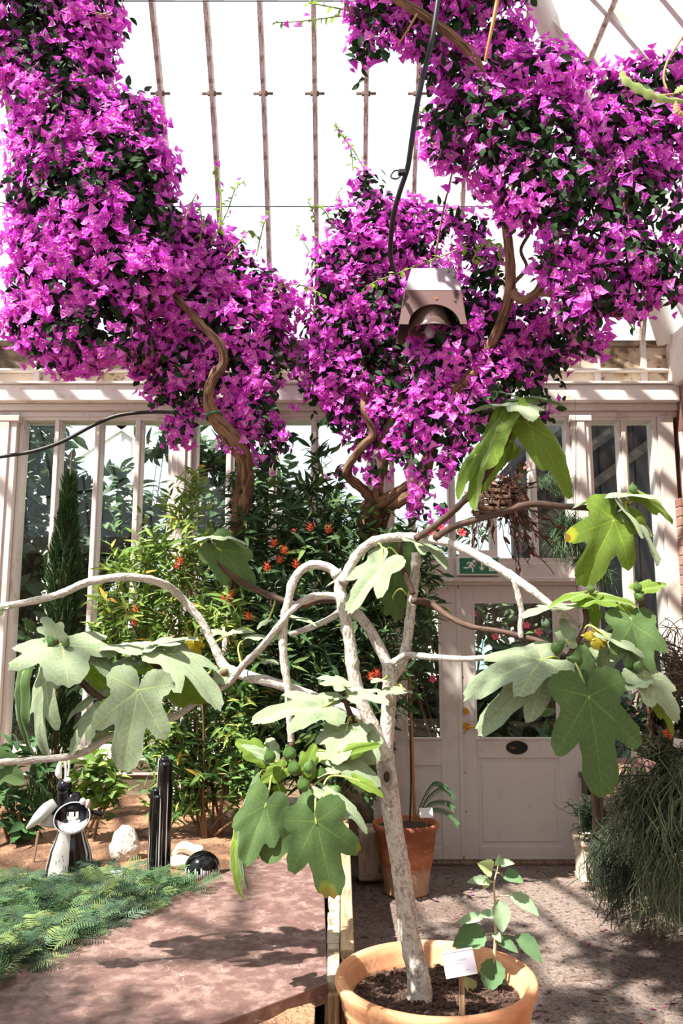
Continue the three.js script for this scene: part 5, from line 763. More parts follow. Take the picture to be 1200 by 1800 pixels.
// ---------------------------------------------------------------- fern carpet
{
  const t = thing('fern_bed', 'low green ferny ground cover spreading along the left edge of the marble slab', 'ferns', V(-1.0, BED, -3.2));
  const frond = (seed) => { const r = rng(seed), pos = [], uv = [], idx = [], n = 12; for (let i = 0; i < n; i++) { const x = 0.12 + 0.88 * i / n, y = 0.22 * Math.sin(x * 2.4) - 0.12 * x * x, L = 0.36 * Math.pow(Math.sin(Math.PI * Math.min(1, (1 - x) * 0.85 + 0.12)), 0.8); for (const s of [-1, 1]) { const at = pos.length / 3, l = L * rr(r, 0.8, 1.1), dy = rr(r, -0.05, 0.03); pos.push(x - 0.008, y, 0, x + 0.02, y, 0, x + l * 0.3 + 0.024, y + dy * 0.5 + 0.01, s * l * 0.6, x + l * 0.5, y + dy - 0.02, s * l, x + l * 0.3 - 0.012, y + dy * 0.5, s * l * 0.62); uv.push(0, 0, 0, 0, 0, 0, 0, 0, 0, 0); if (s > 0) idx.push(at, at + 4, at + 1, at + 1, at + 4, at + 2, at + 2, at + 4, at + 3); else idx.push(at, at + 1, at + 4, at + 1, at + 2, at + 4, at + 2, at + 3, at + 4); } } const at = pos.length / 3; pos.push(0, 0, -0.012, 0, 0, 0.012, 0.5, 0.18, 0); uv.push(0, 0, 0, 0, 0, 0); idx.push(at, at + 1, at + 2); return tri(pos, uv, idx); };
  const geos = [frond(1), frond(2), frond(3)], mats = [leafy(0x42613a, 0.28), leafy(0x34503a, 0.25), leafy(0x768a52, 0.33), leafy(0x566e5c, 0.25)];
  const r = rng(101), items = [];
  const inside = (x, z) => { // left of the slab's edge, in front of the sculptures
    const a = [-1.62, -1.7], b = [-0.5, -4.12], s = (b[0] - a[0]) * (z - a[1]) - (b[1] - a[1]) * (x - a[0]); return s; };
  let tries = 0; while (items.length < 6000 && tries++ < 60000) {
    const x = rr(r, -2.4, -0.3), z = rr(r, -4.15, -1.9), s = inside(x, z) / 2.66, edge = 0.1 * N3(x * 3, 1, z * 3), back = -4.0 + 0.12 * N3(x * 3, 7, 2) + (x > -0.98 ? 0.16 : 0) + (x < -1.25 ? 0.28 * smooth(-x, 1.2, 1.6) : 0);
    if (s > 0.03 + edge * 0.6 || z < back) continue;
    if (s > -0.1 && r() < 0.3) continue;
    const a = r() * 6.28, p = V(x, BED + rr(r, 0.0, 0.06) + 0.03 * N3(x * 4, 2, z * 4), z), dir = V(Math.cos(a), rr(r, 0.05, 0.6), Math.sin(a));
    items.push({ p, q: facing(dir, V(0, 1, 0.2), rr(r, -0.4, 0.4)), s: rr(r, 0.075, 0.135), g: Math.floor(r() * 3), m: Math.min(3, Math.floor(Math.max(0, N3(x * 2, 5, z * 2) * 1.6 + 0.5 + rr(r, -0.4, 0.4)) * 3.2)) });
  }
  scatter(t, 'frond', geos, mats, items, 300, 'fronds');
}
// ---------------------------------------------------------------- glazed sculptures and stones in the bed
const glaze = (draw, w = 256, h = 512) => std({ map: canvasTexture(w, h, draw), roughness: 0.12 });
const streaks = (bg, fg, n, seed, wide = 8) => (c, W, H) => { const r = rng(seed); c.fillStyle = bg; c.fillRect(0, 0, W, H); c.fillStyle = fg; for (let i = 0; i < n; i++) { const x = r() * W, w = 2 + r() * wide, y = r() * H * 0.5, h = H * (0.3 + r() * 0.7); c.beginPath(); c.ellipse(x, y + h / 2, w / 2, h / 2, 0, 0, 7); c.fill(); } };
{
  const b = P(122, 1535, 3.98), k = mpp(1440, 3.98), t = thing('sculpture', 'black and white glazed ceramic figure holding a bowl, standing in the bed at left', 'sculpture', V(b.x, BED, b.z));
  const Y = (py) => (1536 - py) * k, X = (px) => (px - 122) * k;
  const wh = std({ color: 0xe4dfdd, roughness: 0.15 }), bk = std({ color: 0x0b0b0f, roughness: 0.12 });
  const body = lathe([[0, 0], [0.112, 0], [0.115, 0.02], [0.106, 0.09], [0.09, 0.16], [0.074, 0.2], [0.062, 0.235], [0.058, 0.265], [0.064, 0.29], [0.066, 0.32], [0.058, 0.355], [0.042, 0.385], [0.03, 0.41], [0, 0.415]], 48).scale(1, 1, 0.8);
  part('body', body, glaze((c, W, H) => {   // canvas x runs round the figure; its front is at both ends, the picture's left at 0.75
    c.fillStyle = '#d9d6d2'; c.fillRect(0, 0, W, H); const r = rng(4); c.fillStyle = '#0b0b0e';
    const drip = (x0, x1, y0, y1) => { c.beginPath(); c.moveTo(x0, y1); for (let x = x0; x <= x1; x += 4) c.lineTo(x, y0 + 14 * r()); c.lineTo(x1, y1); c.fill(); };
    drip(W * 0.03, W * 0.17, H * 0.46, H); drip(W * 0.19, W * 0.22, H * 0.5, H); drip(W * 0.24, W * 0.5, H * 0.3, H); drip(W * 0.83, W * 0.875, H * 0.5, H); drip(W * 0.55, W * 0.75, H * 0.4, H);
    c.fillRect(0, 0, W, H * 0.28); for (let x = 0; x < W; x += 14) c.fillRect(x, H * 0.27, 10, H * 0.09 * r()); c.fillRect(W * 0.9, H * 0.42, W * 0.07, H * 0.03); for (let i = 0; i < 12; i++) c.fillRect(W * (0.9 + 0.1 * r()), H * (0.55 + 0.4 * r()), 2, 5);
  }, 512, 512), t);
  const head = part('head', ball(V(X(107), Y(1370), 0.01), 0.036, [1, 1.05, 1], 24), bk, t);
  part('face_patch', ball(V(X(113), Y(1358), 0.022), 0.018, [1, 0.7, 0.8], 14), wh, head);
  part('neck', limb([V(X(104), Y(1415), 0), V(X(107), Y(1395), 0.005), V(X(107), Y(1375), 0.01)], [0.05, 0.032, 0.03], { seg: 16 }), bk, t);
  part('ear', limb([V(X(98), Y(1357), 0), V(X(94), Y(1348), 0), V(X(95), Y(1335), 0), V(X(98), Y(1322), 0)], [0.008, 0.016, 0.012, 0.003], { seg: 14 }), wh, t);
  part('ear', wire([V(X(107), Y(1358), 0), V(X(106), Y(1335), 0), V(X(104), Y(1322), 0), V(X(108), Y(1318), 0), V(X(112), Y(1328), 0), V(X(111), Y(1352), 0)], 0.005, 8), wh, t);
  part('arm', limb([V(X(94), Y(1396), 0.02), V(X(82), Y(1405), 0.035), V(X(68), Y(1420), 0.05), V(X(50), Y(1437), 0.05)], [0.024, 0.03, 0.026, 0.006], { seg: 16 }), glaze(streaks('#dcd9d8', '#10101a', 4, 6, 26), 128, 256), t, { label: 'white arm with black streaks' });
  part('cape', limb([V(X(94), Y(1400), 0), V(X(84), Y(1420), 0.01), V(X(80), Y(1436), 0.01)], [0.016, 0.034, 0.036], { seg: 14 }).scale(1, 1, 0.8), std({ color: 0xcfc4bd, roughness: 0.4 }), t);
  const bowl = lathe([[0, 0], [0.035, 0.002], [0.062, 0.022], [0.078, 0.055], [0.08, 0.066], [0.072, 0.064], [0.062, 0.035], [0.035, 0.016], [0, 0.013]], 40).rotateX(0.8).rotateZ(-0.12).translate(X(131), Y(1432), 0.05);
  part('bowl', bowl, glaze((c, W, H) => { c.fillStyle = '#e6e3e6'; c.fillRect(0, 0, W, H); c.fillStyle = '#0d0d14'; const r = rng(8); for (let x = 0; x < W; x += 7) { const top = x > W * 0.3 && x < W * 0.75 ? 0.06 + 0.2 * r() * r() : 0.28; c.fillRect(x, H * top, 7, H * (0.44 - top)); } c.fillRect(W * 0.85, H * 0.6, W * 0.12, H * 0.12); }, 256, 256), t);
  part('hand', ball(V(X(146), Y(1391), 0.06), 0.014, [1, 1.1, 1], 14), wh, t); part('hand', ball(V(X(154), Y(1396), 0.05), 0.016, [0.8, 1.4, 1], 14), std({ color: 0xcbaea6, roughness: 0.3 }), t);
  part('spout', limb([V(X(158), Y(1410), 0.03), V(X(166), Y(1412), 0.03), V(X(180), Y(1416), 0.03)], [0.008, 0.012, 0.01], { seg: 10 }), bk, t);
}
{
  const b = P(279, 1530, 4.02), k = mpp(1430, 4.02), t = thing('sculpture', 'tall black glazed ceramic column with white drips, right of the glazed figure', 'sculpture', V(b.x, BED, b.z));
  const g = (s) => glaze(streaks('#08080a', '#d8d8da', 9, s, 7), 256, 512);
  const tube = (x, z, r, h, s) => part('column', lathe([[0, 0], [r, 0], [r * 1.02, h * 0.3], [r * 0.96, h * 0.5], [r * 1.02, h * 0.72], [r * 0.9, h * 0.97], [r * 0.6, h], [0, h]], 28).translate(x, 0, z), g(s), t);
  tube(-0.018, 0, 0.036, (1530 - 1370) * k, 3); tube(0.02, 0.008, 0.034, (1530 - 1325) * k, 5); tube(-0.004, 0.03, 0.03, (1530 - 1380) * k, 7); tube(0.006, -0.02, 0.033, (1530 - 1318) * k, 9);
}
{
  const b = P(355, 1530, 4.02), t = thing('ceramic_ball', 'shiny black ceramic ball with white drip stripes resting on the bed', 'ball', V(b.x, BED + 0.066, b.z));
  part('ball', new THREE.SphereGeometry(0.082, 40, 28).scale(1, 0.92, 1), glaze((c, W, H) => { c.fillStyle = '#060608'; c.fillRect(0, 0, W, H); const r = rng(2); c.fillStyle = '#d9d9db'; for (let i = 0; i < 54; i++) { const x = i / 54 * W + 3 * r(), y = H * (0.42 + 0.12 * r()); c.fillRect(x, y, 4 + 3 * r(), H * (0.3 + 0.3 * r())); } }, 512, 256), t);
}
{
  const b = P(203, 1540, 3.9), t = thing('ceramic_dome', 'low white ceramic dome with grey speckles half hidden by the ferns', 'sculpture', V(b.x, BED, b.z));
  part('dome', new THREE.SphereGeometry(0.09, 32, 16, 0, Math.PI * 2, 0, Math.PI / 2).scale(1, 0.95, 1), glaze((c, W, H) => { c.fillStyle = '#e6e6e8'; c.fillRect(0, 0, W, H); const r = rng(12); c.fillStyle = '#3a3a44'; for (let i = 0; i < 240; i++) { const y = r() * H; c.fillRect(r() * W, y, 2 + 3 * r(), 2 + 5 * r()); } }, 512, 256), t);
}
{
  const b = P(219, 1494, 4.42), g = new THREE.IcosahedronGeometry(0.085, 5), p = g.attributes.position;
  for (let i = 0; i < p.count; i++) { const v = V(p.getX(i), p.getY(i), p.getZ(i)).normalize(), k = 0.085 * (1 + 0.10 * N3(v.x * 3, v.y * 3, v.z * 3) + 0.09 * N3(v.x * 13, v.y * 13, v.z * 13)); p.setXYZ(i, v.x * k * (v.y > 0 ? 0.78 : 0.92), v.y * k * 1.15, v.z * k * 0.8); }
  g.computeVertexNormals(); const m = single('coral_stone', uvm(g), std({ roughness: 1, map: texture(128, 128, (u, v, n, f) => mix3([0.86, 0.83, 0.79], [0.6, 0.56, 0.52], smooth(f(u, v, 24, 3), 0.4, 0.7)), { size: 0.15, seed: 83 }) }), 'rough pale coral-like stone standing on the sand between the sculptures', 'stone'); m.position.set(b.x, BED + 0.075, b.z);
}
{
  const b = P(328, 1508, 4.28), t = thing('folded_shell', 'cream folded shell-like stone behind the striped ceramic ball', 'stone', V(b.x, BED, b.z)), cream = std({ color: 0xd9cfc0, roughness: 0.5 });
  part('base', ball(V(-0.02, 0.03, 0), 0.06, [1.2, 0.6, 0.9], 20), cream, t);
  for (let i = 0; i < 4; i++) part('fold', limb([V(-0.07 + 0.012 * i, 0.06 + 0.012 * i, -0.02), V(-0.02 + 0.014 * i, 0.105 - 0.006 * i, 0.01), V(0.05 + 0.012 * i, 0.085 - 0.014 * i, 0.025), V(0.085, 0.045 - 0.006 * i, 0.03)], [0.01, 0.024, 0.022, 0.006], { seg: 10 }), cream, t);
}
for (const [x, y, d, label] of [[345, 1478, 4.6, 'small cream pebble on the sand behind the folded shell stone'], [60, 1480, 4.4, 'thin wooden marker stake leaning in the sand left of the figure']]) {
  const b = P(x, y, d); if (x > 300) { const m = single('pebble', ball(V(0, 0, 0), 0.035, [1.2, 0.7, 1], 14), M.white, label, 'stone'); m.position.set(b.x, BED + 0.012, b.z); } else { const m = single('stake', bx(-0.006, 0.006, 0, 0.16, -0.004, 0.004, 0.002).rotateZ(-0.12), M.greyWood, label, 'stake'); m.position.set(b.x, BED - 0.01, b.z); }
}
{ // round dark pot behind the low fig leaves
  const b = P(518, 1425, 4.8), t = thing('round_pot', 'round dark brown pot on the bed behind the lowest fig leaves', 'pot', V(b.x, BED, b.z));
  part('pot_body', lathe([[0, 0], [0.05, 0], [0.075, 0.03], [0.092, 0.08], [0.09, 0.12], [0.082, 0.14], [0.086, 0.15], [0.076, 0.15], [0.072, 0.12], [0, 0.11]], 36), std({ color: 0x4a3a31, roughness: 0.45 }), t);
  part('soil', new THREE.CylinderGeometry(0.074, 0.074, 0.02, 24).translate(0, 0.125, 0), M.darkSoil, t);
}
{ // small leafy weeds on the sand at the left
  const r = rng(103), spots = [[30, 1400, 'broad-leaved green plant growing at the far left of the bed'], [45, 1450, 'small tuft of round leaves on the sand at far left'], [160, 1400, 'yellow-green leafy plant behind the glazed figure']];
  spots.forEach(([x, y, label], i) => { const b = P(x, y, 4.9).setY(BED), t = thing('bed_plant', label, 'plant', b); shrub(t, balls(i === 1 ? [[25, 1445, 20], [50, 1440, 16]] : i === 0 ? [[20, 1385, 40], [50, 1360, 34], [10, 1340, 30]] : [[150, 1395, 30], [175, 1375, 36], [165, 1350, 24], [190, 1400, 24]], 4.8), 111 + i, { geos: broad, mats: i === 2 ? [leafy(0x7b9a3a, 0.35), leafy(0x5d7d34, 0.3)] : [leafy(0x3f6a35, 0.3), leafy(0x35582f, 0.3)], leafSize: 0.11, per: 0.006, twigs: 5 }); });
}
// ---------------------------------------------------------------- rear terracotta pot with a climber on a cane
{
  const d = 5.48, b = P(714, 1556, d), k = mpp(1490, d), t = thing('terracotta_pot', 'weathered tall terracotta pot with a lime-stained base standing before the side leaf of the door', 'pot', V(b.x, 0, b.z));
  const H = 0.43, R = 59 * k;
  part('pot_body', lathe([[0, 0], [R * 0.66, 0], [R * 0.67, 0.02], [R * 0.65, 0.03], [R * 0.74, H * 0.38], [R * 0.76, H * 0.385], [R * 0.755, H * 0.42], [R * 0.78, H * 0.43], [R * 0.775, H * 0.46], [R * 0.8, H * 0.47], [R * 0.795, H * 0.5], [R * 0.9, H * 0.86], [R * 0.96, H * 0.9], [R, H * 0.94], [R, H * 0.98], [R * 0.96, H], [R * 0.9, H * 0.99], [R * 0.87, H * 0.93], [R * 0.84, H * 0.9], [0, H * 0.88]], 60), M.terracottaOld, t);
  { const g = t.children[0].geometry; for (let i = 0; i < g.attributes.uv.count; i++) g.attributes.uv.setY(i, Math.min(0.999, Math.max(0.001, g.attributes.position.getY(i) / H))); }
  part('soil', new THREE.CylinderGeometry(R * 0.86, R * 0.84, 0.02, 30).translate(0, H * 0.9, 0), M.darkSoil, t);
  const t2 = thing('climbing_plant', 'slender climber tied to a bamboo cane in the rear terracotta pot', 'plant', V(b.x, H * 0.9, b.z));
  const dd = -b.z, q = (x, y) => P(x, y, dd);
  part('cane', rel(limb([q(729, 1445), q(725, 1330), q(720, 1200), q(716, 1040), q(716, 960)], [0.009, 0.009, 0.009, 0.008, 0.007], { seg: 8, knots: 22 }), t2), M.cane, t2);
  part('stem', rel(wire([q(720, 1445), q(722, 1380), q(721, 1300), q(724, 1200), q(718, 1120), q(724, 1040), q(735, 990)], 0.006, 7), t2), M.figTwig, t2);
  const r = rng(113), lv = []; for (let i = 0; i < 240; i++) { const a = rr(r, 0, 1), y = 940 + 230 * a, p = q(728 + rr(r, -34, 30), y).add(V(0, 0, rr(r, -0.1, 0.1))); lv.push({ p, q: facing(V(rr(r, -1, 1), rr(r, -0.6, 0.5), rr(r, -0.4, 1)), V(0, 1, 0.5)), s: rr(r, 0.07, 0.11), g: i % 2, m: i % 3 }); }
  scatter(t2, 'leaf', lance, darkM, lv, 260, 'leaves');
  // low ferny sprays over the rim
  for (const pts of [[[735, 1440], [750, 1400], [775, 1380], [792, 1395]], [[735, 1440], [755, 1410], [780, 1405], [790, 1412]], [[730, 1440], [745, 1395], [760, 1372], [778, 1376]], [[735, 1440], [760, 1420], [785, 1425], [798, 1440]], [[700, 1440], [690, 1420], [680, 1425]]]) {
    const w = pts.map(([x, y], i) => q(x, y).add(V(0, 0, 0.06 * i))), c = new THREE.CatmullRomCurve3(w), s = part('spray', rel(wire(w, 0.0022, 5), t2), leafy(0x42623a, 0.1), t2), its = [];
    const g = []; for (let i = 3; i < 26; i++) { const p = c.getPoint(i / 26); for (const sd of [-1, 1]) g.push(blade([0.02, 0.13, 0.1, 0], {}).applyQuaternion(facing(c.getTangent(i / 26).add(V(0.2 * sd, sd * 0.9, 0.3)), V(0, 0.3, 1))).scale(0.028, 0.028, 0.028).translate(p.x, p.y, p.z)); }
    part('leaflets', rel(merge(g), t2), leafy(0x4a7045, 0.25), s, { kind: 'stuff' });
  }
  const t3 = thing('plant_label', 'small white label on a short stake in the rear terracotta pot', 'label', V(q(746, 1440).x, H * 0.9, b.z + 0.1));
  part('stake', bx(-0.004, 0.004, 0, 0.1, -0.003, 0.003, 0.001), M.greyWood, t3);
  part('card', bx(-0.042, 0.042, -0.03, 0.03, -0.0015, 0.0015, 0.001).rotateX(-0.4).rotateZ(0.04).translate(0, 0.115, 0.004), M.white, t3);
}
// ---------------------------------------------------------------- staging and hanging plants on the right
{
  const t = thing('plant_bench', 'dark staging table along the right wall carrying pots and hanging plants', 'bench', V(2.05, 0, -4.4));
  part('bench_top', bx(-0.5, 0.45, 0.78, 0.83, -1.0, 1.5, 0.008), M.greyWood, t);
  part('apron', bx(-0.5, -0.47, 0.66, 0.78, -1.0, 1.5, 0.004), M.greyWood, t);
  for (const [x, z] of [[-0.46, -0.95], [0.4, -0.95], [-0.46, 1.4], [0.4, 1.4]]) part('leg', bx(x - 0.03, x + 0.03, 0, 0.78, z - 0.03, z + 0.03, 0.005), M.greyWood, t);
}
{
  const t = thing('wall_shelf', 'short dark shelf bracket on the wall right of the door', 'shelf', P(1035, 1365, 6.05));
  part('board', bx(-0.05, 0.32, -0.02, 0.02, -0.1, 0.12, 0.004), M.black, t); part('bracket', bx(-0.03, 0.0, -0.13, -0.02, -0.1, 0.05, 0.004), M.black, t);
}
function hanging(label, name, strands, seed, matA, matB, cat = 'plant') { // mass of thin jointed stems: [root px,py,d, tip px,py,d, count, spread]
  const r = rng(seed), first = strands[0], t = thing(name, label, cat, P(first[0], first[1], first[2])), gA = [], gB = []; let n = 0;
  for (const [x0, y0, d0, x1, y1, d1, count, sp] of strands) for (let i = 0; i < count; i++) {
    const a = P(x0 + rr(r, -sp, sp), y0 + rr(r, -sp * 0.4, sp * 0.4), d0 + rr(r, -0.12, 0.12)), b = P(x1 + rr(r, -sp, sp) * 1.2, y1 + rr(r, -sp, sp), d1 + rr(r, -0.15, 0.15)); b.y = Math.max(0.03, b.y);
    const up = rr(r, 0.0, 0.12), L = a.distanceTo(b), wild = 0.16 * Math.min(1, L + 0.3), pts = [a];
    if (i % 3 === 0) b.lerp(a, rr(r, 0.2, 0.6)).add(V(rr(r, -0.14, 0.1), rr(r, -0.02, 0.1), rr(r, -0.05, 0.16)));
    for (let k = 1; k < 5; k++) pts.push(a.clone().lerp(b, k / 5).add(V(rr(r, -wild, wild) * 0.45, up * Math.sin(k * 0.7) + rr(r, -0.03, 0.03), rr(r, -wild, wild) * 0.4)));
    pts.push(b.add(V(rr(r, -0.05, 0.05), 0, 0)));
    const rad = rr(r, 0.0022, 0.004), g = limb(pts, pts.map((_, k) => rad * (1 - 0.08 * k)), { seg: 4, div: 2, cap: false });
    if (n < 300 && i % 2 === 0) { part('stem', rel(g, t), i % 3 ? matA : matB, t); n++; } else (i % 3 ? gA : gB).push(rel(g, t));
  }
  if (gA.length) part('stems', merge(gA), matA, t, { kind: 'stuff' }); if (gB.length) part('stems', merge(gB), matB, t, { kind: 'stuff' });
  return t;
}
const stemG = std({ color: 0x55603f, roughness: 0.7 }), stemD = std({ color: 0x2c3623, roughness: 0.75 });
hanging('large tumbling mass of thin green cylindrical stems spilling off the bench on the right', 'mistletoe_cactus', [[1160, 1340, 4.2, 1090, 1420, 4.0, 70, 26], [1170, 1350, 4.1, 1120, 1500, 3.85, 120, 34], [1190, 1350, 4.0, 1170, 1560, 3.75, 130, 36], [1150, 1360, 4.2, 1085, 1480, 4.0, 70, 24], [1200, 1340, 3.9, 1200, 1480, 3.6, 90, 30], [1180, 1420, 3.9, 1130, 1620, 3.8, 60, 26], [1210, 1400, 3.8, 1190, 1640, 3.6, 60, 24], [1180, 1340, 4.1, 1150, 1330, 3.9, 60, 30]], 121, stemG, stemD);
hanging('dark thin-stemmed plant drooping to the floor in the shade beside the door', 'trailing_plant', [[1080, 1460, 5.0, 1070, 1570, 4.8, 90, 30], [1100, 1480, 4.7, 1090, 1600, 4.5, 90, 34], [1060, 1480, 5.2, 1050, 1560, 5.0, 60, 20]], 127, std({ color: 0x2c3826, roughness: 0.8 }), stemD);
hanging('dark fine-leaved grassy tuft on the wall box beside the door', 'grassy_tuft', [[1040, 1450, 5.7, 1020, 1425, 5.6, 40, 16], [1040, 1455, 5.7, 1060, 1430, 5.6, 40, 16], [1040, 1455, 5.7, 1025, 1470, 5.55, 30, 14]], 131, std({ color: 0x2f4a30, roughness: 0.8 }), stemD);
hanging('brownish wiry plant with thin stems against the right edge', 'wiry_plant', [[1215, 1230, 4.0, 1165, 1140, 3.9, 40, 26], [1210, 1230, 4.0, 1190, 1110, 3.9, 40, 28], [1215, 1220, 3.9, 1160, 1190, 3.8, 30, 24]], 133, std({ color: 0x4f4436, roughness: 0.8 }), std({ color: 0x4c4433, roughness: 0.8 }));
{
  const b = P(1042, 1500, 5.75), t = thing('planter_box', 'cream wooden planter box standing by the wall right of the door', 'planter', V(b.x, 0, b.z));
  part('box', merge([bx(-0.09, 0.2, 0, 0.26, -0.12, 0.12, 0.008), bx(-0.105, 0.215, 0.24, 0.275, -0.135, 0.135, 0.006), bx(-0.1, 0.21, 0, 0.03, -0.13, 0.13, 0.005)]), M.stained, t);
}
{ // dark leafy pot plants on the bench
  const t = thing('pot_plant', 'dark leafy pot plant on the bench under the right fig leaves', 'plant', P(1150, 1330, 4.3));
  shrub(t, balls([[1120, 1250, 34], [1160, 1270, 40], [1190, 1240, 36], [1140, 1300, 36], [1100, 1290, 24], [1190, 1300, 30]], 4.35), 137, { geos: broad, mats: [leafy(0x2d4a2b, 0.2, 0.8), leafy(0x3a2a22, 0.2, 0.8), leafy(0x21381f, 0.2, 0.8)], leafSize: 0.09, per: 0.0045, twigs: 16 });
  const p = P(1122, 1335, 4.05), t2 = thing('bench_pot', 'pale pinkish clay pot tipped on the bench edge behind the trailing stems', 'pot', V(p.x, 0.83, p.z));
  part('pot_body', lathe([[0, 0], [0.05, 0], [0.055, 0.01], [0.075, 0.13], [0.082, 0.13], [0.082, 0.16], [0.072, 0.16], [0.07, 0.14], [0, 0.13]], 32).rotateZ(-0.35).translate(0, 0.02, 0), std({ color: 0xb08a7e, roughness: 0.85 }), t2);
  part('tag', bx(-0.012, 0.012, -0.06, 0.06, -0.001, 0.001).rotateZ(-0.4).translate(0.03, 0.06, 0.085), M.white, t2);
  const p3 = P(1191, 1306, 3.95), t3 = thing('plant_label', 'small square white label among the trailing stems at the right edge', 'label', V(p3.x, 0.83, p3.z));
  part('stake', bx(-0.003, 0.003, 0, p3.y - 0.83, -0.002, 0.002), M.greyWood, t3); part('card', bx(-0.022, 0.022, -0.02, 0.02, 0.002, 0.004).rotateZ(-0.2).translate(0, p3.y - 0.83, 0), M.white, t3);
  const pb = P(1172, 1293, 4.0), fl = single('orange_bloom', merge([0, 1, 2, 3, 4].map((k) => new THREE.SphereGeometry(0.02, 10, 7).scale(1, 0.5, 0.7).translate(0.012, 0, 0).rotateZ(0.5).rotateY(k * 1.257))), std({ color: 0xb8521f, roughness: 0.7 }), 'single orange bloom among the dark leaves on the right', 'flower'); fl.position.copy(pb); fl.rotation.x = 1;
}
// ---------------------------------------------------------------- hanging slatted basket with trailing cactus
{
  const d = 5.1, c = P(872, 880, d), t = thing('hanging_basket', 'dark slatted wooden basket hanging before the panes above the exit sign', 'basket', c);
  const hw = 40 * mpp(880, d), slat = M.greyWood;
  for (let i = 0; i < 4; i++) { const y = -0.075 + i * 0.038; for (const s of [-1, 1]) { part('slat', bx(-hw * 0.95, hw * 0.95, y, y + 0.022, s * hw * 0.55 - 0.008, s * hw * 0.55 + 0.008, 0.003).rotateY(0.22), slat, t); part('slat', bx(s * hw * 0.85 - 0.008, s * hw * 0.85 + 0.008, y + 0.019, y + 0.04, -hw * 0.6, hw * 0.6, 0.003).rotateY(0.22), slat, t); } }
  part('base', bx(-hw * 0.9, hw * 0.9, -0.09, -0.075, -hw * 0.55, hw * 0.55).rotateY(0.22), slat, t);
  for (const s of [-1, 1]) part('wire', wire([V(s * hw * 0.8, 0.05, 0.02), V(s * hw * 0.3, 0.9, 0), V(0, 1.6, 0)], 0.0025, 5), M.rubber, t);
  const r = rng(141), t2 = thing('trailing_cactus', 'reddish-brown cactus with flat chained segments trailing from the slatted basket', 'plant', c.clone().add(V(0, 0.03, 0)));
  const seg = blade([0.06, 0.16, 0.2, 0.18, 0.14, 0.08], { fold: 0.15, bend: 0.1 }), reds = [leafy(0x6e4436, 0.22), leafy(0x553a2d, 0.2), leafy(0x8f6a66, 0.28), leafy(0x56582f, 0.25)], items = [];
  const chain = (x0, y0, x1, y1, dz) => { const a = P(x0, y0, d).add(V(0, 0, dz)), b = P(x1, y1, d).add(V(0, 0, dz)), n = Math.max(3, Math.round(a.distanceTo(b) / 0.055)), pts = [a]; for (let i = 1; i <= n; i++) pts.push(a.clone().lerp(b, i / n).add(jitter(r, 0.018))); part('stem', rel(wire(pts, 0.0025, 5, 3), t2), M.figTwig, t2); for (let i = 0; i < n; i++) if (r() < 0.72) items.push({ p: pts[i], q: facing(pts[i + 1].clone().sub(pts[i]).add(jitter(r, 0.02)), randDir(r)), s: rr(r, 0.03, 0.065), m: r() < 0.12 ? 3 : Math.floor(r() * 3) }); };
  for (let i = 0; i < 46; i++) { const x = rr(r, 845, 950), y = 870 + rr(r, -10, 20); chain(rr(r, 855, 915), rr(r, 860, 885), x + rr(r, -20, 50), 900 + rr(r, 0, 115) * (x > 860 ? 1 : 0.5), rr(r, -0.08, 0.12)); }
  for (let i = 0; i < 9; i++) chain(rr(r, 838, 846), rr(r, 870, 900), rr(r, 818, 836), rr(r, 930, 1000), rr(r, 0, 0.1));
  for (let i = 0; i < 40; i++) chain(rr(r, 850, 905), rr(r, 862, 880), rr(r, 850, 945), rr(r, 820, 870), rr(r, -0.1, 0.1));
  for (let i = 0; i < 60; i++) items.push({ p: P(rr(r, 835, 925), rr(r, 830, 885), d).add(V(0, 0, rr(r, -0.1, 0.12))), q: facing(randDir(r), randDir(r)), s: rr(r, 0.06, 0.1), m: Math.floor(r() * 4) });
  scatter(t2, 'segment', [seg], reds, items, 300, 'segments');
}
{ // feathery hanging air plant
  const d = 5.5, c = P(1015, 940, d), t = thing('air_plant', 'feathery grey-green hanging plant in front of the post right of the door', 'plant', c), r = rng(151), items = [];
  const needle = blade([0.02, 0.018, 0.012, 0.0], { fold: 0.3, bend: 0.35 }), mats = [leafy(0x5f7d5c, 0.25), leafy(0x86a070, 0.3), leafy(0x44604a, 0.2)];
  for (const [x, y, R, n, ex] of [[1000, 930, 46, 700, 0], [1030, 975, 40, 600, 0], [985, 960, 24, 200, 0], [985, 860, 34, 200, 1], [960, 850, 22, 120, 1], [1060, 1010, 30, 300, 0]]) for (let i = 0; i < n; i++) { const dir = randDir(r); dir.y = ex ? Math.abs(dir.y) + 0.3 : dir.y * 0.8 - 0.15; items.push({ p: P(x + rr(r, -R, R) * 0.45, y + rr(r, -R, R) * 0.45, d).add(V(0, 0, rr(r, -0.08, 0.08))), q: facing(dir, UP), s: R * mpp(y, d) * rr(r, 0.7, 1.15), m: Math.floor(r() * 3) }); }
  scatter(t, 'needle', [needle], mats, items, 300, 'needles');
  part('hook_wire', rel(wire([P(1010, 930, d), P(1012, 800, d), P(1010, 700, 5.8)], 0.002, 5), t), M.rubber, t);
}
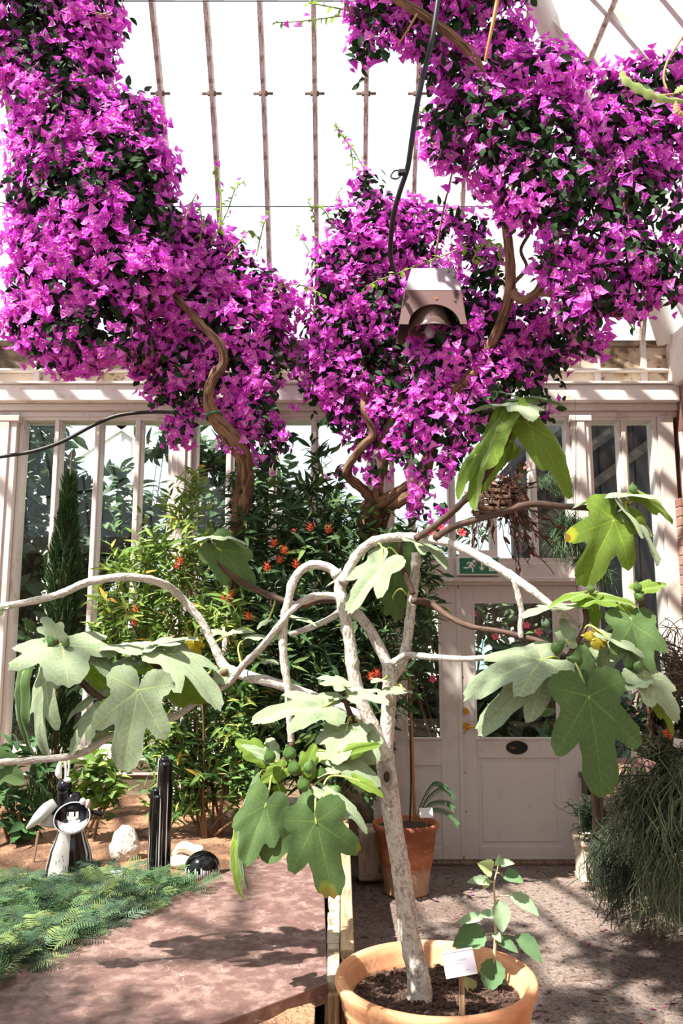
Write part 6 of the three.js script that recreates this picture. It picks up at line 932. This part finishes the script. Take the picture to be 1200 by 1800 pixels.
// ---------------------------------------------------------------- grow lamp on its cord
{
  const d = 4.42, p = (x, y, dz = 0) => P(x, y, d).add(V(0, 0, dz)), k = mpp(530, d), c = p(755, 530), t = thing('hanging_lamp', 'unlit metal greenhouse lamp with a tapering hood hanging among the magenta blooms', 'lamp', c);
  const X = (px) => (px - 755) * k, Y = (py) => (530 - py) * k;
  const frustum = (x0a, x0b, y0, z0, x1a, x1b, y1, z1, open) => { const q = [[x0a, y0, z0], [x0b, y0, z0], [x0b, y0, -z0], [x0a, y0, -z0], [x1a, y1, z1], [x1b, y1, z1], [x1b, y1, -z1], [x1a, y1, -z1]].map(([x, y, z]) => V(x, y, z)), f = [[0, 4, 5, 1], [1, 5, 6, 2], [2, 6, 7, 3], [3, 7, 4, 0]]; if (!open) f.push([4, 7, 6, 5], [0, 1, 2, 3]); const pos = []; for (const [a, b, e, g] of f) for (const i of [a, b, e, a, e, g]) pos.push(q[i].x, q[i].y, q[i].z); const g = new THREE.BufferGeometry(); g.setAttribute('position', new THREE.Float32BufferAttribute(pos, 3)); g.setAttribute('uv', new THREE.Float32BufferAttribute(new Float32Array(pos.length / 3 * 2), 2)); g.computeVertexNormals(); return g; };
  const grey = std({ color: 0xb9b2b8, roughness: 0.42, metalness: 0.2 }), dull = std({ color: 0x6a5250, roughness: 0.5, metalness: 0.3 });
  part('ballast_housing', frustum(X(722), X(794), Y(478), 0.07, X(707), X(806), Y(527), 0.11, false), grey, t);
  part('name_plate', bx(X(737), X(777), Y(512), Y(497), 0, 0.003, 0.001).rotateX(-0.27).translate(0, 0.0, 0.104), std({ color: 0xcac4cc, roughness: 0.3 }), t);
  const panel = () => { const h = new THREE.Shape(); h.moveTo(X(697), Y(592)); h.lineTo(X(709), Y(527)); h.lineTo(X(804), Y(527)); h.lineTo(X(812), Y(592)); h.lineTo(X(800), Y(592)); h.absarc(X(757), Y(597), 44 * k, 0.1, Math.PI - 0.1, false); h.lineTo(X(697), Y(592)); return new THREE.ExtrudeGeometry(h, { depth: 0.006, bevelEnabled: false, curveSegments: 24 }).translate(0, -Y(527), 0); };
  const tilt = 0.19;
  part('hood', merge([panel().rotateX(-tilt).translate(0, Y(527), 0.108), panel().rotateX(tilt).translate(0, Y(527), -0.112), bx(-0.003, 0.003, -66 * k, 0, -0.135, 0.135).rotateZ(-0.18).translate(X(709), Y(527), 0), bx(-0.003, 0.003, -66 * k, 0, -0.135, 0.135).rotateZ(0.13).translate(X(804), Y(527), 0), frustum(X(709), X(804), Y(527), 0.112, X(709), X(804), Y(524), 0.112, false)]), dull, t);
  part('warning_mark', new THREE.CylinderGeometry(0.011, 0.011, 0.002, 3).rotateX(Math.PI / 2).translate(X(761), Y(541), 0.128), std({ color: 0xc96a2c, roughness: 0.6 }), t);
  part('reflector', lathe([[0.09, 0.09], [0.1, 0.05], [0.12, -0.02], [0.125, -0.035], [0.118, -0.03], [0.088, 0.085]], 40).translate(0, Y(575), 0), std({ color: 0xc9b6a6, roughness: 0.25, metalness: 0.8 }), t);
  part('bulb', lathe([[0, -0.09], [0.02, -0.086], [0.032, -0.06], [0.03, -0.03], [0.018, 0.02], [0.016, 0.05], [0, 0.05]], 24).translate(0, Y(570), 0), phy({ color: 0xdfe4e6, roughness: 0.1, transmission: 0.6, thickness: 0 }), t);
  part('bracket', merge([wire([V(X(757), Y(478), 0.02), V(X(757), Y(465), 0.02), V(X(762), Y(455), 0.01), V(X(770), Y(458), 0), V(X(786), Y(488), 0.05)], 0.006, 8), ball(V(X(757), Y(475), 0.06), 0.012), ball(V(X(785), Y(484), 0.075), 0.013), ball(V(X(795), Y(495), 0.09), 0.015)]), M.steel, t);
  const t2 = thing('hanging_rod', 'thin reddish cord holding the lamp from the roof', 'cord', p(768, 455));
  part('cord', rel(limb([p(764, 458), p(770, 420), p(781, 360), p(793, 310), p(812, 220, -0.1), p(850, 60, -0.2), p(870, -80, -0.3)], [0.006, 0.006, 0.006, 0.0055, 0.004, 0.004, 0.004], { seg: 8 }), t2), std({ color: 0x8a5a50, roughness: 0.5 }), t2);
  part('knot', rel(new THREE.CylinderGeometry(0.009, 0.009, 0.012, 10).translate(...p(781, 357).toArray()), t2), M.rubber, t2);
}
single('power_cable', wire([P(776, -60, 3.5), P(768, 10, 3.5), P(757, 80, 3.52), P(742, 140, 3.55), P(731, 195, 3.58), P(723, 250, 3.62), P(716, 295, 3.66), P(703, 335, 3.72), P(692, 375, 3.8), P(687, 415, 3.9), P(687, 455, 4.05), P(700, 500, 4.25)], 0.0125, 10), M.rubber, 'thick black cable hanging down from the roof to the lamp', 'cable');
{
  const p = P(703, 303, 3.64), t = thing('cable_clip', 'small black buckle clip strapped round the hanging black cable', 'clip', p);
  part('buckle', merge([wire([V(0.0, 0.01, 0), V(-0.03, 0.0, 0.01), V(-0.045, -0.03, 0.01), V(-0.02, -0.04, 0.01), V(0.004, -0.012, 0), V(0.0, 0.01, 0)], 0.004, 6), bx(-0.01, 0.03, -0.012, 0.012, -0.014, 0.014, 0.004)]), M.rubber, t);
}
single('power_cable', wire([P(-60, 812, 5.55), P(0, 803, 5.55), P(60, 793, 5.55), P(110, 776, 5.55), P(165, 747, 5.55), P(205, 731, 5.55), P(250, 725, 5.55), P(305, 725, 5.5), P(380, 735, 5.3)], 0.0135, 10), M.rubber, 'black cable sagging across the left window into the flowers', 'cable');
single('support_stick', limb([P(876, -20, 3.6), P(872, 10, 3.6), P(862, 60, 3.62), P(852, 108, 3.65)], [0.012, 0.012, 0.01, 0.006].map((x) => x * 0.9), { seg: 8, knots: 20 }), M.cane, 'brown stick poking down through the top right blooms', 'stick');
single('support_stick', limb([P(732, 25, 3.62), P(718, 50, 3.62), P(700, 78, 3.64)], [0.006, 0.0055, 0.004], { seg: 8 }), M.cane, 'short tan twig stub left of the thick black cable', 'stick');
{ // pale climber near the camera at the top right edge
  const d = 2.0, t = thing('climbing_cactus', 'pale green flat-stemmed climber with a tendril at the top right edge', 'plant', P(1200, 178, d));
  const flat = (pts, w) => { const wp = pathOf(pts.map(([x, y]) => [x, y]), d), c = new THREE.CatmullRomCurve3(wp), pos = [], uv = [], idx = [], n = 26; for (let i = 0; i <= n; i++) { const u = i / n, p = c.getPoint(u), tg = c.getTangent(u), nrm = V(-tg.y, tg.x, 0.3).normalize(), h = w * Math.pow(Math.sin(Math.PI * Math.min(1, u * 0.9 + 0.1)), 0.6) * (1 + 0.28 * Math.sin(i * 1.5)); for (const s of [-1, 0, 1]) { const q = p.clone().addScaledVector(nrm, s * h).add(V(0, 0, s ? 0 : 0.004)); pos.push(q.x, q.y, q.z); uv.push(u, s); } } for (let i = 0; i < n; i++) for (let s = 0; s < 2; s++) { const a = i * 3 + s; idx.push(a, a + 1, a + 3, a + 1, a + 4, a + 3); } return rel(tri(pos, uv, idx), t); };
  const gm = leafy(0x9db56a, 0.3, 0.7), bm = std({ color: 0xa8875a, roughness: 0.8 });
  part('flat_stem', flat([[1092, 126], [1100, 142], [1125, 158], [1150, 170], [1180, 177], [1220, 178]], 0.012), gm, t);
  part('flat_stem', flat([[1210, 150], [1196, 156], [1186, 166]], 0.01), gm, t);
  part('tendril', rel(wire(pathOf([[1215, 40], [1196, 70], [1180, 95], [1170, 115], [1166, 140], [1172, 158]], d), 0.0032, 7), t), bm, t);
  part('tendril', rel(wire(pathOf([[1150, 172], [1160, 168], [1180, 166], [1200, 160]], d), 0.003, 7), t), bm, t);
  part('stem', rel(limb([P(1216, 178, d), P(1290, 185, d), P(1380, 120, 2.1), P(1400, -200, 2.3), V(1.9, 5.9, -2.6)], [0.008, 0.011, 0.012, 0.012, 0.012], { seg: 8 }), t), bm, t);
  part('dry_bract', flat([[1186, 178], [1190, 195], [1205, 206]], 0.008), bm, t);
}
// a few fallen bracts on the path
{
  const r = rng(161), mats = [0x9a4a78, 0x8a5a58, 0x7a4a48].map((c) => std({ color: c, roughness: 0.9 })), g = blade([0.02, 0.2, 0.27, 0.2, 0.1, 0], { fold: 0.3, bend: 0.1 }), t = thing('fallen_bracts', 'scattered dry fallen bracts on the path around the rear terracotta pot', 'petals', V(0.7, 0.004, -4.6)), items = [];
  for (let i = 0; i < 160; i++) items.push({ p: V(rr(r, 0.1, 1.7), 0.006, rr(r, -6, -3.2)), q: facing(V(rr(r, -1, 1), rr(r, -0.1, 0.1), rr(r, -1, 1)), UP), s: rr(r, 0.02, 0.04), m: i % 3 });
  t.userData.kind = 'stuff'; scatter(t, 'bract', [g], mats, items, 0, 'bracts');
}
renderer.render(scene, camera);
